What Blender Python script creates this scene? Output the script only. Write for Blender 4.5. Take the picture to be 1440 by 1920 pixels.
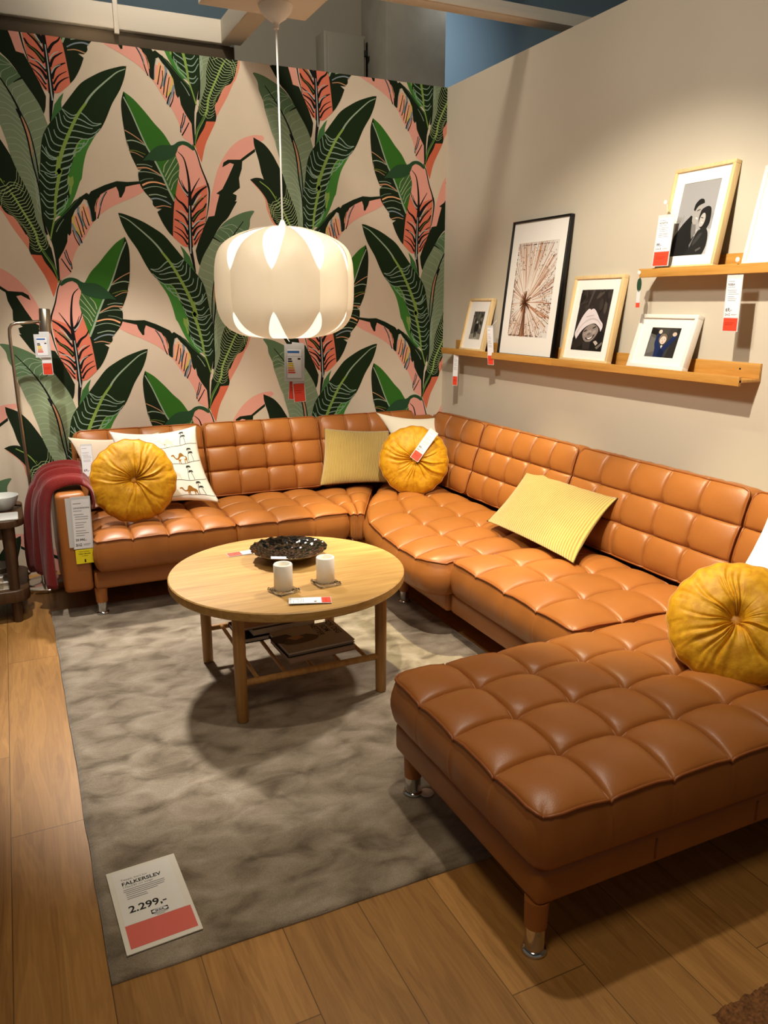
import bpy, bmesh, math, random
from mathutils import Vector, Matrix, noise
from mathutils.geometry import tessellate_polygon

for _o in list(bpy.data.objects):
    bpy.data.objects.remove(_o)
SC = bpy.context.scene
COL = SC.collection
PI = math.pi
random.seed(7)

# ------------------------------------------------------------------ camera
_cd = bpy.data.cameras.new('camera')
CAM = bpy.data.objects.new('camera', _cd)
COL.objects.link(CAM)
CAM.location = (-2.6297, -4.6648, 1.4909)
CAM.rotation_euler = (math.radians(90 - 14.889), 0, math.radians(-25.216))
_cd.sensor_width = 36
_cd.lens = 1468.87 * 36 / 1920
_cd.clip_start = .05
SC.camera = CAM

# ------------------------------------------------------------------ colour management
VS = SC.view_settings
SC.display_settings.display_device = 'sRGB'
VS.view_transform = 'Standard'
VS.look = 'None'
VS.gamma = 1
VS.use_curve_mapping = False
VS.exposure = 0.0

# ------------------------------------------------------------------ world (dim store light) and lamps
W = bpy.data.worlds.new('world')
SC.world = W
W.use_nodes = True
_bg = W.node_tree.nodes['Background']
_bg.inputs[0].default_value = (1.0, .90, .78, 1)
_bg.inputs[1].default_value = .11

def spot(name, loc, target, watts, angle, blend=.5, size=.05, color=(1, .80, .55)):
    d = bpy.data.lights.new(name, 'SPOT')
    d.energy = watts
    d.spot_size = math.radians(angle)
    d.spot_blend = blend
    d.shadow_soft_size = size
    d.color = color
    o = bpy.data.objects.new(name, d)
    COL.objects.link(o)
    o.location = loc
    v = Vector(target) - Vector(loc)
    o.rotation_euler = v.to_track_quat('-Z', 'Y').to_euler()
    return o

WARM = (1, .90, .74)
GOLD = (1, .91, .54)
# ceiling track lamps of the showroom; wall washes and background fills are added
spot('track_and_fill_light', (-1.72, -2.95, 2.95), (-.12, -1.70, .62), 300, 66, .6, .03, WARM)
spot('track_and_fill_light', (-1.05, -1.00, 3.05), (-.72, -1.36, .40), 470, 40, .65, .04, GOLD)
spot('track_and_fill_light', (-1.35, -2.05, 3.05), (-.52, -2.62, .45), 270, 34, .7, .04, GOLD)
spot('track_and_fill_light', (-1.75, -1.10, 3.05), (-1.45, -.50, .45), 200, 34, .7, .04, GOLD)
spot('track_and_fill_light', (-2.66, -1.40, 2.95), (-2.05, -.42, .55), 215, 50, .5, .03, (1, .93, .84))
spot('track_and_fill_light', (-2.05, .11, 3.10), (-2.10, -1.50, .0), 850, 34, .6, .12, (1, .94, .85))
spot('track_and_fill_light', (.12, -1.75, 3.10), (-1.45, -1.80, .0), 340, 34, .7, .12, (1, .94, .85))
spot('track_and_fill_light', (-1.62, -2.72, 3.3), (-1.30, -2.95, .3), 125, 56, .7, .05, WARM)
spot('track_and_fill_light', (-2.5, -4.0, 3.3), (-2.3, -3.3, .0), 90, 90, .8, .3, (1, .84, .60))
spot('track_and_fill_light', (-1.75, -2.9, 3.3), (-1.6, 0, 1.2), 125, 80, .9, .25, (1, .92, .80))  # added wash that brightens the wallpaper wall
spot('track_and_fill_light', (-2.7, -3.0, 2.84), (0, -1.5, 1.6), 160, 85, .9, .15, (1, .92, .80))  # added wash that brightens the beige wall
spot('track_and_fill_light', (.6, .45, 3.9), (.3, 1.75, 3.3), 75, 120, .9, .1, (.88, .94, 1))  # added fill that lifts the blue wall beyond the partitions
spot('track_and_fill_light', (-1.9, -1.2, 4.0), (-.6, .9, 3.0), 120, 110, .9, .1, (1, .90, .76))  # added fill that brightens the column, cabinet and beams

# ------------------------------------------------------------------ materials
def lin(h):
    h = h.lstrip('#')
    r = []
    for i in (0, 2, 4):
        c = int(h[i:i + 2], 16) / 255
        r.append(c / 12.92 if c <= .04045 else ((c + .055) / 1.055) ** 2.4)
    return (r[0], r[1], r[2], 1)

def pm(name, col, rough=.6, metal=0, spec=.5, noise_amt=0, noise_scale=20, bump=0, bump_scale=80, sheen=0, coat=0, trans=0, ior=1.45, sub=0, emit=0, emit_col=None, stretch=None, detail=4):
    m = bpy.data.materials.new(name)
    m.use_nodes = True
    nt = m.node_tree
    b = nt.nodes['Principled BSDF']
    c = lin(col) if isinstance(col, str) else (*col, 1)
    b.inputs['Base Color'].default_value = c
    b.inputs['Roughness'].default_value = rough
    b.inputs['Metallic'].default_value = metal
    b.inputs['Specular IOR Level'].default_value = spec
    b.inputs['Sheen Weight'].default_value = sheen
    b.inputs['Coat Weight'].default_value = coat
    b.inputs['Transmission Weight'].default_value = trans
    b.inputs['IOR'].default_value = ior
    if emit:
        b.inputs['Emission Color'].default_value = (*(emit_col or c[:3]), 1)
        b.inputs['Emission Strength'].default_value = emit
    if noise_amt or bump:
        tc = nt.nodes.new('ShaderNodeTexCoord')
        mp = nt.nodes.new('ShaderNodeMapping')
        nt.links.new(tc.outputs['Object'], mp.inputs[0])
        if stretch:
            mp.inputs['Scale'].default_value = stretch
    if noise_amt:
        n = nt.nodes.new('ShaderNodeTexNoise')
        n.inputs['Scale'].default_value = noise_scale
        n.inputs['Detail'].default_value = detail
        nt.links.new(mp.outputs[0], n.inputs['Vector'])
        r = nt.nodes.new('ShaderNodeMapRange')
        r.inputs[1].default_value = .3
        r.inputs[2].default_value = .7
        r.inputs[3].default_value = 1 - noise_amt
        r.inputs[4].default_value = 1 + noise_amt
        nt.links.new(n.outputs[0], r.inputs[0])
        mx = nt.nodes.new('ShaderNodeVectorMath')
        mx.operation = 'SCALE'
        mx.inputs[0].default_value = c[:3]
        nt.links.new(r.outputs[0], mx.inputs['Scale'])
        nt.links.new(mx.outputs[0], b.inputs['Base Color'])
    if bump:
        n2 = nt.nodes.new('ShaderNodeTexNoise')
        n2.inputs['Scale'].default_value = bump_scale
        n2.inputs['Detail'].default_value = 3
        nt.links.new(mp.outputs[0], n2.inputs['Vector'])
        bp = nt.nodes.new('ShaderNodeBump')
        bp.inputs['Strength'].default_value = bump
        bp.inputs['Distance'].default_value = .004
        nt.links.new(n2.outputs[0], bp.inputs['Height'])
        nt.links.new(bp.outputs[0], b.inputs['Normal'])
    return m

def wood(name, c1, c2, axis=0, scale=1.0, rough=.5, planks=None, bump=.05):
    """straight grained wood: noise stretched along one axis, two tones"""
    m = bpy.data.materials.new(name)
    m.use_nodes = True
    nt = m.node_tree
    b = nt.nodes['Principled BSDF']
    b.inputs['Roughness'].default_value = rough
    tc = nt.nodes.new('ShaderNodeTexCoord')
    mp = nt.nodes.new('ShaderNodeMapping')
    s = [26 * scale] * 3
    s[axis] = 1.6 * scale
    mp.inputs['Scale'].default_value = s
    nt.links.new(tc.outputs['Object'], mp.inputs[0])
    n = nt.nodes.new('ShaderNodeTexNoise')
    n.inputs['Scale'].default_value = 2.2
    n.inputs['Detail'].default_value = 7
    n.inputs['Distortion'].default_value = .6
    nt.links.new(mp.outputs[0], n.inputs['Vector'])
    r = nt.nodes.new('ShaderNodeValToRGB')
    r.color_ramp.elements[0].position = .3
    r.color_ramp.elements[1].position = .72
    r.color_ramp.elements[0].color = lin(c1)
    r.color_ramp.elements[1].color = lin(c2)
    nt.links.new(n.outputs[0], r.inputs[0])
    out = r.outputs[0]
    if planks:
        sx = nt.nodes.new('ShaderNodeSeparateXYZ')
        nt.links.new(tc.outputs['Object'], sx.inputs[0])
        a = nt.nodes.new('ShaderNodeMath'); a.operation = 'MULTIPLY'; a.inputs[1].default_value = 1 / planks
        nt.links.new(sx.outputs[1], a.inputs[0])
        fl = nt.nodes.new('ShaderNodeMath'); fl.operation = 'FLOOR'
        nt.links.new(a.outputs[0], fl.inputs[0])
        wn = nt.nodes.new('ShaderNodeTexWhiteNoise'); wn.noise_dimensions = '1D'
        nt.links.new(fl.outputs[0], wn.inputs['W'])
        mr = nt.nodes.new('ShaderNodeMapRange'); mr.inputs[3].default_value = .9; mr.inputs[4].default_value = 1.1
        nt.links.new(wn.outputs[0], mr.inputs[0])
        fr = nt.nodes.new('ShaderNodeMath'); fr.operation = 'FRACT'
        nt.links.new(a.outputs[0], fr.inputs[0])
        gt = nt.nodes.new('ShaderNodeMath'); gt.operation = 'LESS_THAN'; gt.inputs[1].default_value = .025
        nt.links.new(fr.outputs[0], gt.inputs[0])
        ad = nt.nodes.new('ShaderNodeMath'); ad.operation = 'MULTIPLY_ADD'; ad.inputs[1].default_value = .14
        nt.links.new(gt.outputs[0], ad.inputs[0]); nt.links.new(mr.outputs[0], ad.inputs[2])
        vm = nt.nodes.new('ShaderNodeVectorMath'); vm.operation = 'SCALE'
        nt.links.new(out, vm.inputs[0]); nt.links.new(ad.outputs[0], vm.inputs['Scale'])
        out = vm.outputs[0]
    nt.links.new(out, b.inputs['Base Color'])
    if bump:
        bp = nt.nodes.new('ShaderNodeBump'); bp.inputs['Strength'].default_value = bump
        bp.inputs['Distance'].default_value = .002
        nt.links.new(n.outputs[0], bp.inputs['Height']); nt.links.new(bp.outputs[0], b.inputs['Normal'])
    return m

def floor_mat():
    m = bpy.data.materials.new('oak_laminate')
    m.use_nodes = True
    nt = m.node_tree
    N = nt.nodes.new
    L = nt.links.new
    b = nt.nodes['Principled BSDF']
    b.inputs['Roughness'].default_value = .42
    tc = N('ShaderNodeTexCoord')
    sx = N('ShaderNodeSeparateXYZ')
    L(tc.outputs['Object'], sx.inputs[0])
    def mth(op, a, b_=None, c_=None):
        q = N('ShaderNodeMath'); q.operation = op
        for i, v in enumerate((a, b_, c_)):
            if v is None: continue
            if hasattr(v, 'links'): L(v, q.inputs[i])
            else: q.inputs[i].default_value = v
        return q.outputs[0]
    PW, PL = .2013, 1.25
    u = mth('DIVIDE', mth('ADD', sx.outputs[0], 2.735 + PW * 40), PW)
    row = mth('FLOOR', u)
    fu = mth('FRACT', u)
    w1 = N('ShaderNodeTexWhiteNoise'); w1.noise_dimensions = '1D'
    L(row, w1.inputs['W'])
    # the board left of the rug ends at y = -2.42; its neighbours are staggered
    off = mth('MULTIPLY', mth('SUBTRACT', row, 40.0), .37)
    v = mth('ADD', mth('DIVIDE', mth('ADD', sx.outputs[1], 2.424 + PL * 20), PL), off)
    seg = mth('FLOOR', v)
    fv = mth('FRACT', v)
    w2 = N('ShaderNodeTexWhiteNoise'); w2.noise_dimensions = '2D'
    cb = N('ShaderNodeCombineXYZ')
    L(row, cb.inputs[0]); L(seg, cb.inputs[1])
    L(cb.outputs[0], w2.inputs['Vector'])
    # grain
    cv = N('ShaderNodeCombineXYZ')
    L(mth('MULTIPLY', sx.outputs[0], 14), cv.inputs[0])
    L(mth('MULTIPLY', sx.outputs[1], 1.5), cv.inputs[1])
    L(mth('MULTIPLY', w2.outputs[0], 40), cv.inputs[2])
    n = N('ShaderNodeTexNoise')
    n.inputs['Scale'].default_value = 1.0; n.inputs['Detail'].default_value = 6; n.inputs['Distortion'].default_value = 1.2
    L(cv.outputs[0], n.inputs['Vector'])
    wv = mth('SINE', mth('MULTIPLY', n.outputs[0], 46))
    cv2 = N('ShaderNodeCombineXYZ')
    L(mth('MULTIPLY', sx.outputs[0], 160), cv2.inputs[0])
    L(mth('MULTIPLY', sx.outputs[1], 6), cv2.inputs[1])
    n2 = N('ShaderNodeTexNoise'); n2.inputs['Scale'].default_value = 1; n2.inputs['Detail'].default_value = 3
    L(cv2.outputs[0], n2.inputs['Vector'])
    g = mth('ADD', mth('MULTIPLY', wv, .055), mth('ADD', mth('MULTIPLY', n.outputs[0], .75), mth('MULTIPLY', n2.outputs[0], .3)))
    r = N('ShaderNodeValToRGB')
    r.color_ramp.elements[0].position = .25; r.color_ramp.elements[1].position = .85
    r.color_ramp.elements[0].color = lin('#885c2b'); r.color_ramp.elements[1].color = lin('#be8c4c')
    L(g, r.inputs[0])
    tone = mth('ADD', mth('MULTIPLY', w2.outputs[0], .22), .89)
    e1 = mth('LESS_THAN', fu, .012)
    e2 = mth('LESS_THAN', fv, .0022)
    gap = mth('MAXIMUM', e1, e2)
    tone2 = mth('MULTIPLY', tone, mth('SUBTRACT', 1.0, mth('MULTIPLY', gap, .62)))
    vm = N('ShaderNodeVectorMath'); vm.operation = 'SCALE'
    L(r.outputs[0], vm.inputs[0]); L(tone2, vm.inputs['Scale'])
    L(vm.outputs[0], b.inputs['Base Color'])
    bp = N('ShaderNodeBump'); bp.inputs['Strength'].default_value = .12; bp.inputs['Distance'].default_value = .002
    L(mth('SUBTRACT', g, mth('MULTIPLY', gap, 2.0)), bp.inputs['Height'])
    L(bp.outputs[0], b.inputs['Normal'])
    return m

def rug_mat():
    m = bpy.data.materials.new('rug_pile')
    m.use_nodes = True
    nt = m.node_tree
    N = nt.nodes.new; L = nt.links.new
    b = nt.nodes['Principled BSDF']
    b.inputs['Roughness'].default_value = .85
    b.inputs['Specular IOR Level'].default_value = .15
    b.inputs['Sheen Weight'].default_value = .5
    b.inputs['Sheen Roughness'].default_value = .4
    tc = N('ShaderNodeTexCoord')
    def nz(scale, detail, sc=(1, 1, 1), dist=0):
        mp = N('ShaderNodeMapping'); mp.inputs['Scale'].default_value = sc
        L(tc.outputs['Object'], mp.inputs[0])
        n = N('ShaderNodeTexNoise'); n.inputs['Scale'].default_value = scale
        n.inputs['Detail'].default_value = detail; n.inputs['Distortion'].default_value = dist
        L(mp.outputs[0], n.inputs['Vector'])
        return n.outputs[0]
    a = nz(8, 9, (1, 1.5, 1), .5)
    r = N('ShaderNodeValToRGB')
    e = r.color_ramp.elements
    e[0].position = .30; e[0].color = lin('#5f5140')
    e[1].position = .70; e[1].color = lin('#a19381')
    e2 = e.new(.48); e2.color = lin('#887a67')
    L(a, r.inputs[0])
    f = nz(420, 2)
    mr = N('ShaderNodeMapRange'); mr.inputs[1].default_value = .3; mr.inputs[2].default_value = .7
    mr.inputs[3].default_value = .78; mr.inputs[4].default_value = 1.18
    L(f, mr.inputs[0])
    vm = N('ShaderNodeVectorMath'); vm.operation = 'SCALE'
    L(r.outputs[0], vm.inputs[0]); L(mr.outputs[0], vm.inputs['Scale'])
    L(vm.outputs[0], b.inputs['Base Color'])
    bp = N('ShaderNodeBump'); bp.inputs['Strength'].default_value = .45; bp.inputs['Distance'].default_value = .003
    L(f, bp.inputs['Height'])
    bp2 = N('ShaderNodeBump'); bp2.inputs['Strength'].default_value = .5; bp2.inputs['Distance'].default_value = .02
    L(a, bp2.inputs['Height']); L(bp.outputs[0], bp2.inputs['Normal'])
    L(bp2.outputs[0], b.inputs['Normal'])
    return m

def velvet(name, c1, c2, scale=9):
    m = bpy.data.materials.new(name)
    m.use_nodes = True
    nt = m.node_tree
    N = nt.nodes.new; L = nt.links.new
    b = nt.nodes['Principled BSDF']
    b.inputs['Roughness'].default_value = .55
    b.inputs['Specular IOR Level'].default_value = .35
    b.inputs['Sheen Weight'].default_value = .6
    b.inputs['Sheen Roughness'].default_value = .35
    b.inputs['Sheen Tint'].default_value = lin('#e8c060')
    tc = N('ShaderNodeTexCoord')
    n = N('ShaderNodeTexNoise'); n.inputs['Scale'].default_value = scale; n.inputs['Detail'].default_value = 8
    L(tc.outputs['Object'], n.inputs['Vector'])
    r = N('ShaderNodeValToRGB')
    r.color_ramp.elements[0].position = .38; r.color_ramp.elements[1].position = .6
    r.color_ramp.elements[0].color = lin(c1); r.color_ramp.elements[1].color = lin(c2)
    L(n.outputs[0], r.inputs[0]); L(r.outputs[0], b.inputs['Base Color'])
    bp = N('ShaderNodeBump'); bp.inputs['Strength'].default_value = .25; bp.inputs['Distance'].default_value = .01
    L(n.outputs[0], bp.inputs['Height']); L(bp.outputs[0], b.inputs['Normal'])
    return m

def corduroy(name, c1, c2, wales=75):
    m = bpy.data.materials.new(name)
    m.use_nodes = True
    nt = m.node_tree
    N = nt.nodes.new; L = nt.links.new
    b = nt.nodes['Principled BSDF']
    b.inputs['Roughness'].default_value = .75
    b.inputs['Specular IOR Level'].default_value = .2
    b.inputs['Sheen Weight'].default_value = .45
    uv = N('ShaderNodeUVMap')
    sx = N('ShaderNodeSeparateXYZ'); L(uv.outputs[0], sx.inputs[0])
    a = N('ShaderNodeMath'); a.operation = 'MULTIPLY'; a.inputs[1].default_value = wales * 2 * PI
    L(sx.outputs[0], a.inputs[0])
    s = N('ShaderNodeMath'); s.operation = 'SINE'; L(a.outputs[0], s.inputs[0])
    mr = N('ShaderNodeMapRange'); mr.inputs[1].default_value = -1; mr.inputs[2].default_value = 1
    L(s.outputs[0], mr.inputs[0])
    tc = N('ShaderNodeTexCoord')
    n = N('ShaderNodeTexNoise'); n.inputs['Scale'].default_value = 14; n.inputs['Detail'].default_value = 6
    L(tc.outputs['Object'], n.inputs['Vector'])
    ad = N('ShaderNodeMath'); ad.operation = 'MULTIPLY_ADD'; ad.inputs[1].default_value = .5
    L(n.outputs[0], ad.inputs[0]); L(mr.outputs[0], ad.inputs[2])
    r = N('ShaderNodeValToRGB')
    r.color_ramp.elements[0].position = .15; r.color_ramp.elements[1].position = .95
    r.color_ramp.elements[0].color = lin(c1); r.color_ramp.elements[1].color = lin(c2)
    L(ad.outputs[0], r.inputs[0]); L(r.outputs[0], b.inputs['Base Color'])
    bp = N('ShaderNodeBump'); bp.inputs['Strength'].default_value = .7; bp.inputs['Distance'].default_value = .004
    L(mr.outputs[0], bp.inputs['Height']); L(bp.outputs[0], b.inputs['Normal'])
    return m

M = {}
M['leather'] = pm('cognac_leather', '#9e602c', .38, spec=.45, noise_amt=.06, noise_scale=7, bump=.10, bump_scale=330)
M['leather_piping'] = pm('leather_piping', '#8f4f22', .42)
M['plaster'] = pm('painted_plaster', '#c9bfac', .85, spec=.2, noise_amt=.02, noise_scale=3, bump=.03, bump_scale=160)
M['paper'] = pm('wallpaper_ground', '#d0c1ab', .8, spec=.2, noise_amt=.03, noise_scale=5)
M['floor'] = floor_mat()
M['rug'] = rug_mat()
M['rug_edge'] = pm('rug_binding', '#6f665a', .9, noise_amt=.2, noise_scale=120, bump=.4, bump_scale=300)
M['oak'] = wood('oak_veneer', '#a67c40', '#c79c5a', axis=0, planks=.155, rough=.42)
M['oak_leg'] = wood('oak_leg', '#986a34', '#b88848', axis=2, rough=.45)
M['bamboo'] = wood('bamboo', '#b98238', '#d29c4e', axis=1, rough=.45)
M['birch'] = wood('birch_frame', '#d8b780', '#e6cb98', axis=2, rough=.5, bump=.02)
M['dark_wood'] = wood('dark_stained_wood', '#3a2716', '#57391f', axis=2, rough=.45)
M['white'] = pm('white_lacquer', '#e9e5da', .4)
M['mat_board'] = pm('white_mat_board', '#eeeae2', .8, spec=.2)
M['black'] = pm('black_lacquer', '#0c0b0a', .35)
M['ink'] = pm('black_ink', '#151515', .7)
M['grey_ink'] = pm('grey_ink', '#77777a', .7)
M['label'] = pm('label_paper', '#e8e8ea', .6)
M['sleeve'] = pm('clear_sleeve', '#cfd0cf', .25, spec=.6)
M['red'] = pm('red_label', '#e2452a', .55)
M['red_soft'] = pm('red_label_on_card', '#d8685c', .7)
M['yellow'] = pm('yellow_label', '#ecd91c', .55)
M['chrome'] = pm('chrome', '#d8d8d8', .12, metal=1)
M['nickel'] = pm('brushed_nickel', '#b9ab98', .3, metal=1)
M['velvet'] = velvet('mustard_velvet', '#c0850c', '#d29a18', 40)
M['velvet_dk'] = pm('mustard_button', '#b8790c', .5, sheen=.4)
M['cord_a'] = corduroy('ochre_corduroy', '#937436', '#bda058', 46)
M['cotton'] = pm('white_cotton', '#efeee9', .85, spec=.15, bump=.1, bump_scale=600)
M['linen'] = pm('beige_linen', '#d8c8b4', .9, spec=.1, bump=.15, bump_scale=500)
M['cream'] = pm('cream_cotton', '#e6dcc4', .9, spec=.1, bump=.1, bump_scale=500)
M['throw'] = pm('red_wool_throw', '#7a1d18', .95, spec=.1, noise_amt=.25, noise_scale=260, bump=.7, bump_scale=300, sheen=.3)
M['ceramic'] = pm('white_ceramic', '#d9dad4', .3)
M['candle'] = pm('candle_wax', '#f0eadc', .55)
M['glass'] = pm('clear_glass', '#ffffff', .03, trans=1, ior=1.5)
M['dark_chrome'] = pm('smoked_metal', '#8d857c', .06, metal=1)
M['concrete'] = pm('concrete', '#8a8578', .85, noise_amt=.15, noise_scale=4, bump=.2, bump_scale=30)
M['steel_box'] = pm('grey_painted_steel', '#8d887a', .5)
M['beam'] = pm('white_steel_beam', '#cfc6b6', .55)
M['far_grey'] = pm('far_wall_grey', '#8f887b', .9)
M['far_blue'] = pm('far_wall_blue', '#7d93a0', .9)
M['ceil_paint'] = pm('ceiling_blue_grey', '#75828a', .95)
M['shag'] = pm('brown_shag', '#7a4f2a', .95, noise_amt=.5, noise_scale=110, bump=1, bump_scale=140)
M['pages'] = pm('book_pages', '#d8ccb6', .8, noise_amt=.15, noise_scale=60, stretch=(1, 1, 30))
M['cord_white'] = pm('white_cord', '#efece4', .5)

def flat(name, col, rough=.8):
    if name not in M:
        M[name] = pm(name, col, rough, spec=.2)
    return M[name]
# ------------------------------------------------------------------ mesh helpers
class MB:
    def __init__(s, xf=None):
        s.v = []; s.f = []; s.m = []; s.uv = []; s.xf = xf
    def P(s, p):
        p = Vector(p)
        s.v.append(s.xf @ p if s.xf else p)
        return len(s.v) - 1
    def F(s, idx, mi=0, uv=None):
        s.f.append(tuple(idx)); s.m.append(mi); s.uv.append(uv)
    def quad(s, a, b, c, d, mi=0):
        s.F([s.P(a), s.P(b), s.P(c), s.P(d)], mi)
    def box(s, lo, hi, mi=0):
        x0, y0, z0 = lo; x1, y1, z1 = hi
        i = [s.P(p) for p in ((x0, y0, z0), (x1, y0, z0), (x1, y1, z0), (x0, y1, z0), (x0, y0, z1), (x1, y0, z1), (x1, y1, z1), (x0, y1, z1))]
        for q in ((3, 2, 1, 0), (4, 5, 6, 7), (0, 1, 5, 4), (1, 2, 6, 5), (2, 3, 7, 6), (3, 0, 4, 7)):
            s.F([i[k] for k in q], mi)
    def tube(s, pts, r, seg=10, mi=0, closed=False, caps=True):
        pts = [Vector(p) for p in pts]
        n = len(pts)
        rr = r if isinstance(r, (list, tuple)) else [r] * n
        rings = []
        up = None
        for k in range(n):
            if closed:
                t = pts[(k + 1) % n] - pts[k - 1]
            else:
                t = pts[min(k + 1, n - 1)] - pts[max(k - 1, 0)]
            t.normalize()
            if up is None:
                up = Vector((0, 0, 1)) if abs(t.z) < .9 else Vector((1, 0, 0))
            a = t.cross(up)
            if a.length < 1e-6: a = t.cross(Vector((0, 1, 0)))
            a.normalize()
            b = a.cross(t).normalized()
            up = b
            rings.append([s.P(pts[k] + (a * math.cos(2 * PI * j / seg) + b * math.sin(2 * PI * j / seg)) * rr[k]) for j in range(seg)])
        rng = range(n) if closed else range(n - 1)
        for k in rng:
            A, B = rings[k], rings[(k + 1) % n]
            for j in range(seg):
                s.F([A[j], A[(j + 1) % seg], B[(j + 1) % seg], B[j]], mi)
        if caps and not closed:
            s.F(rings[0][::-1], mi); s.F(rings[-1], mi)
    def lathe(s, prof, seg=32, c=(0, 0, 0), mi=0):
        c = Vector(c)
        rings = []
        for r, z in prof:
            if r < 1e-6:
                rings.append([s.P(c + Vector((0, 0, z)))])
            else:
                rings.append([s.P(c + Vector((r * math.cos(2 * PI * j / seg), r * math.sin(2 * PI * j / seg), z))) for j in range(seg)])
        for k in range(len(rings) - 1):
            A, B = rings[k], rings[k + 1]
            for j in range(seg):
                q = (j + 1) % seg
                if len(A) == 1 and len(B) == 1: continue
                if len(A) == 1: s.F([A[0], B[q], B[j]], mi)
                elif len(B) == 1: s.F([A[j], A[q], B[0]], mi)
                else: s.F([A[j], A[q], B[q], B[j]], mi)
    def polyflat(s, pts, fn, mi=0):
        """tessellated flat polygon; fn maps 2d point to 3d"""
        P3 = [Vector((p[0], p[1], 0)) for p in pts]
        ids = [s.P(fn(p[0], p[1])) for p in pts]
        for t in tessellate_polygon([P3]):
            s.F([ids[k] for k in t], mi)
    def build(s, name, mats, parent=None, smooth=False, bevel=0, seg=2, fix=True, autosmooth=None):
        if not isinstance(mats, (list, tuple)): mats = [mats]
        lo = Vector((min(p.x for p in s.v), min(p.y for p in s.v), min(p.z for p in s.v)))
        hi = Vector((max(p.x for p in s.v), max(p.y for p in s.v), max(p.z for p in s.v)))
        c = (lo + hi) / 2
        me = bpy.data.meshes.new(name)
        me.from_pydata([p - c for p in s.v], [], s.f)
        for m in mats: me.materials.append(m)
        me.polygons.foreach_set('material_index', s.m)
        if any(u for u in s.uv):
            ul = me.uv_layers.new(name='UVMap')
            li = 0
            for fi, poly in enumerate(me.polygons):
                u = s.uv[fi]
                for k in range(poly.loop_total):
                    if u: ul.data[poly.loop_start + k].uv = u[k]
        if fix or bevel:
            bm = bmesh.new(); bm.from_mesh(me)
            if fix: bmesh.ops.recalc_face_normals(bm, faces=bm.faces[:])
            if bevel:
                es = [e for e in bm.edges if len(e.link_faces) == 2 and e.calc_face_angle(0) > .5]
                bmesh.ops.bevel(bm, geom=es, offset=bevel, segments=seg, profile=.5, affect='EDGES')
            bm.to_mesh(me); bm.free()
        if smooth or bevel:
            me.polygons.foreach_set('use_smooth', [True] * len(me.polygons))
            if autosmooth is not None or bevel:
                try: me.set_sharp_from_angle(angle=autosmooth or .9)
                except Exception: pass
        me.update()
        o = bpy.data.objects.new(name, me)
        COL.objects.link(o)
        o.location = c
        if parent: adopt(o, parent)
        return o

def adopt(o, parent):
    o.parent = parent
    o.matrix_parent_inverse = inv_world(parent)

def inv_world(p):
    m = p.matrix_basis.copy()
    q = p
    while q.parent:
        m = q.matrix_parent_inverse @ m
        q = q.parent
        m = q.matrix_basis @ m
    return m.inverted()

def thing(name, label, cat, loc=(0, 0, 0), group=None):
    o = bpy.data.objects.new(name, None)
    COL.objects.link(o)
    o.location = loc
    o.empty_display_size = .05
    tag(o, label, cat, group)
    return o

def tag(o, label, cat, group=None):
    o['label'] = label; o['category'] = cat
    if group: o['group'] = group
    return o

def struct(o):
    o['kind'] = 'structure'
    return o

def smooth_path(pts, n=4, closed=True, corner=50):
    """Catmull-Rom that keeps sharp corners"""
    N = len(pts)
    out = []
    P = [Vector((p[0], p[1])) for p in pts]
    sharp = []
    for i in range(N):
        a = P[i] - P[i - 1]; b = P[(i + 1) % N] - P[i]
        ang = 0
        if a.length > 1e-9 and b.length > 1e-9: ang = math.degrees(a.angle(b))
        sharp.append(ang > corner or (not closed and i in (0, N - 1)))
    rng = range(N) if closed else range(N - 1)
    for i in rng:
        p1, p2 = P[i], P[(i + 1) % N]
        p0 = p1 - (p2 - p1) if sharp[i] else P[i - 1]
        p3 = p2 + (p2 - p1) if sharp[(i + 1) % N] else P[(i + 2) % N]
        for k in range(n):
            t = k / n
            out.append(.5 * ((2 * p1) + (p2 - p0) * t + (2 * p0 - 5 * p1 + 4 * p2 - p3) * t * t + (3 * p1 - p0 - 3 * p2 + p3) * t ** 3))
    if not closed: out.append(P[-1])
    return out

_TX = {}
def text_mesh(mb, s, size, fn, mi=0, align='LEFT', bold=0, depth=0):
    key = (s, bold)
    if key not in _TX:
        cu = bpy.data.curves.new('lettering', 'FONT')
        cu.body = s; cu.size = 1; cu.resolution_u = 3; cu.offset = bold
        ob = bpy.data.objects.new('lettering', cu)
        me = bpy.data.meshes.new_from_object(ob)
        _TX[key] = ([tuple(v.co) for v in me.vertices], [tuple(p.vertices) for p in me.polygons])
        bpy.data.objects.remove(ob); bpy.data.curves.remove(cu); bpy.data.meshes.remove(me)
    vs, fs = _TX[key]
    if not vs: return 0
    w = max(v[0] for v in vs)
    dx = {'LEFT': 0, 'CENTER': -w / 2, 'RIGHT': -w}[align]
    ids = [mb.P(fn((v[0] + dx) * size, v[1] * size)) for v in vs]
    for f in fs: mb.F([ids[k] for k in f], mi)
    return w * size

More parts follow.
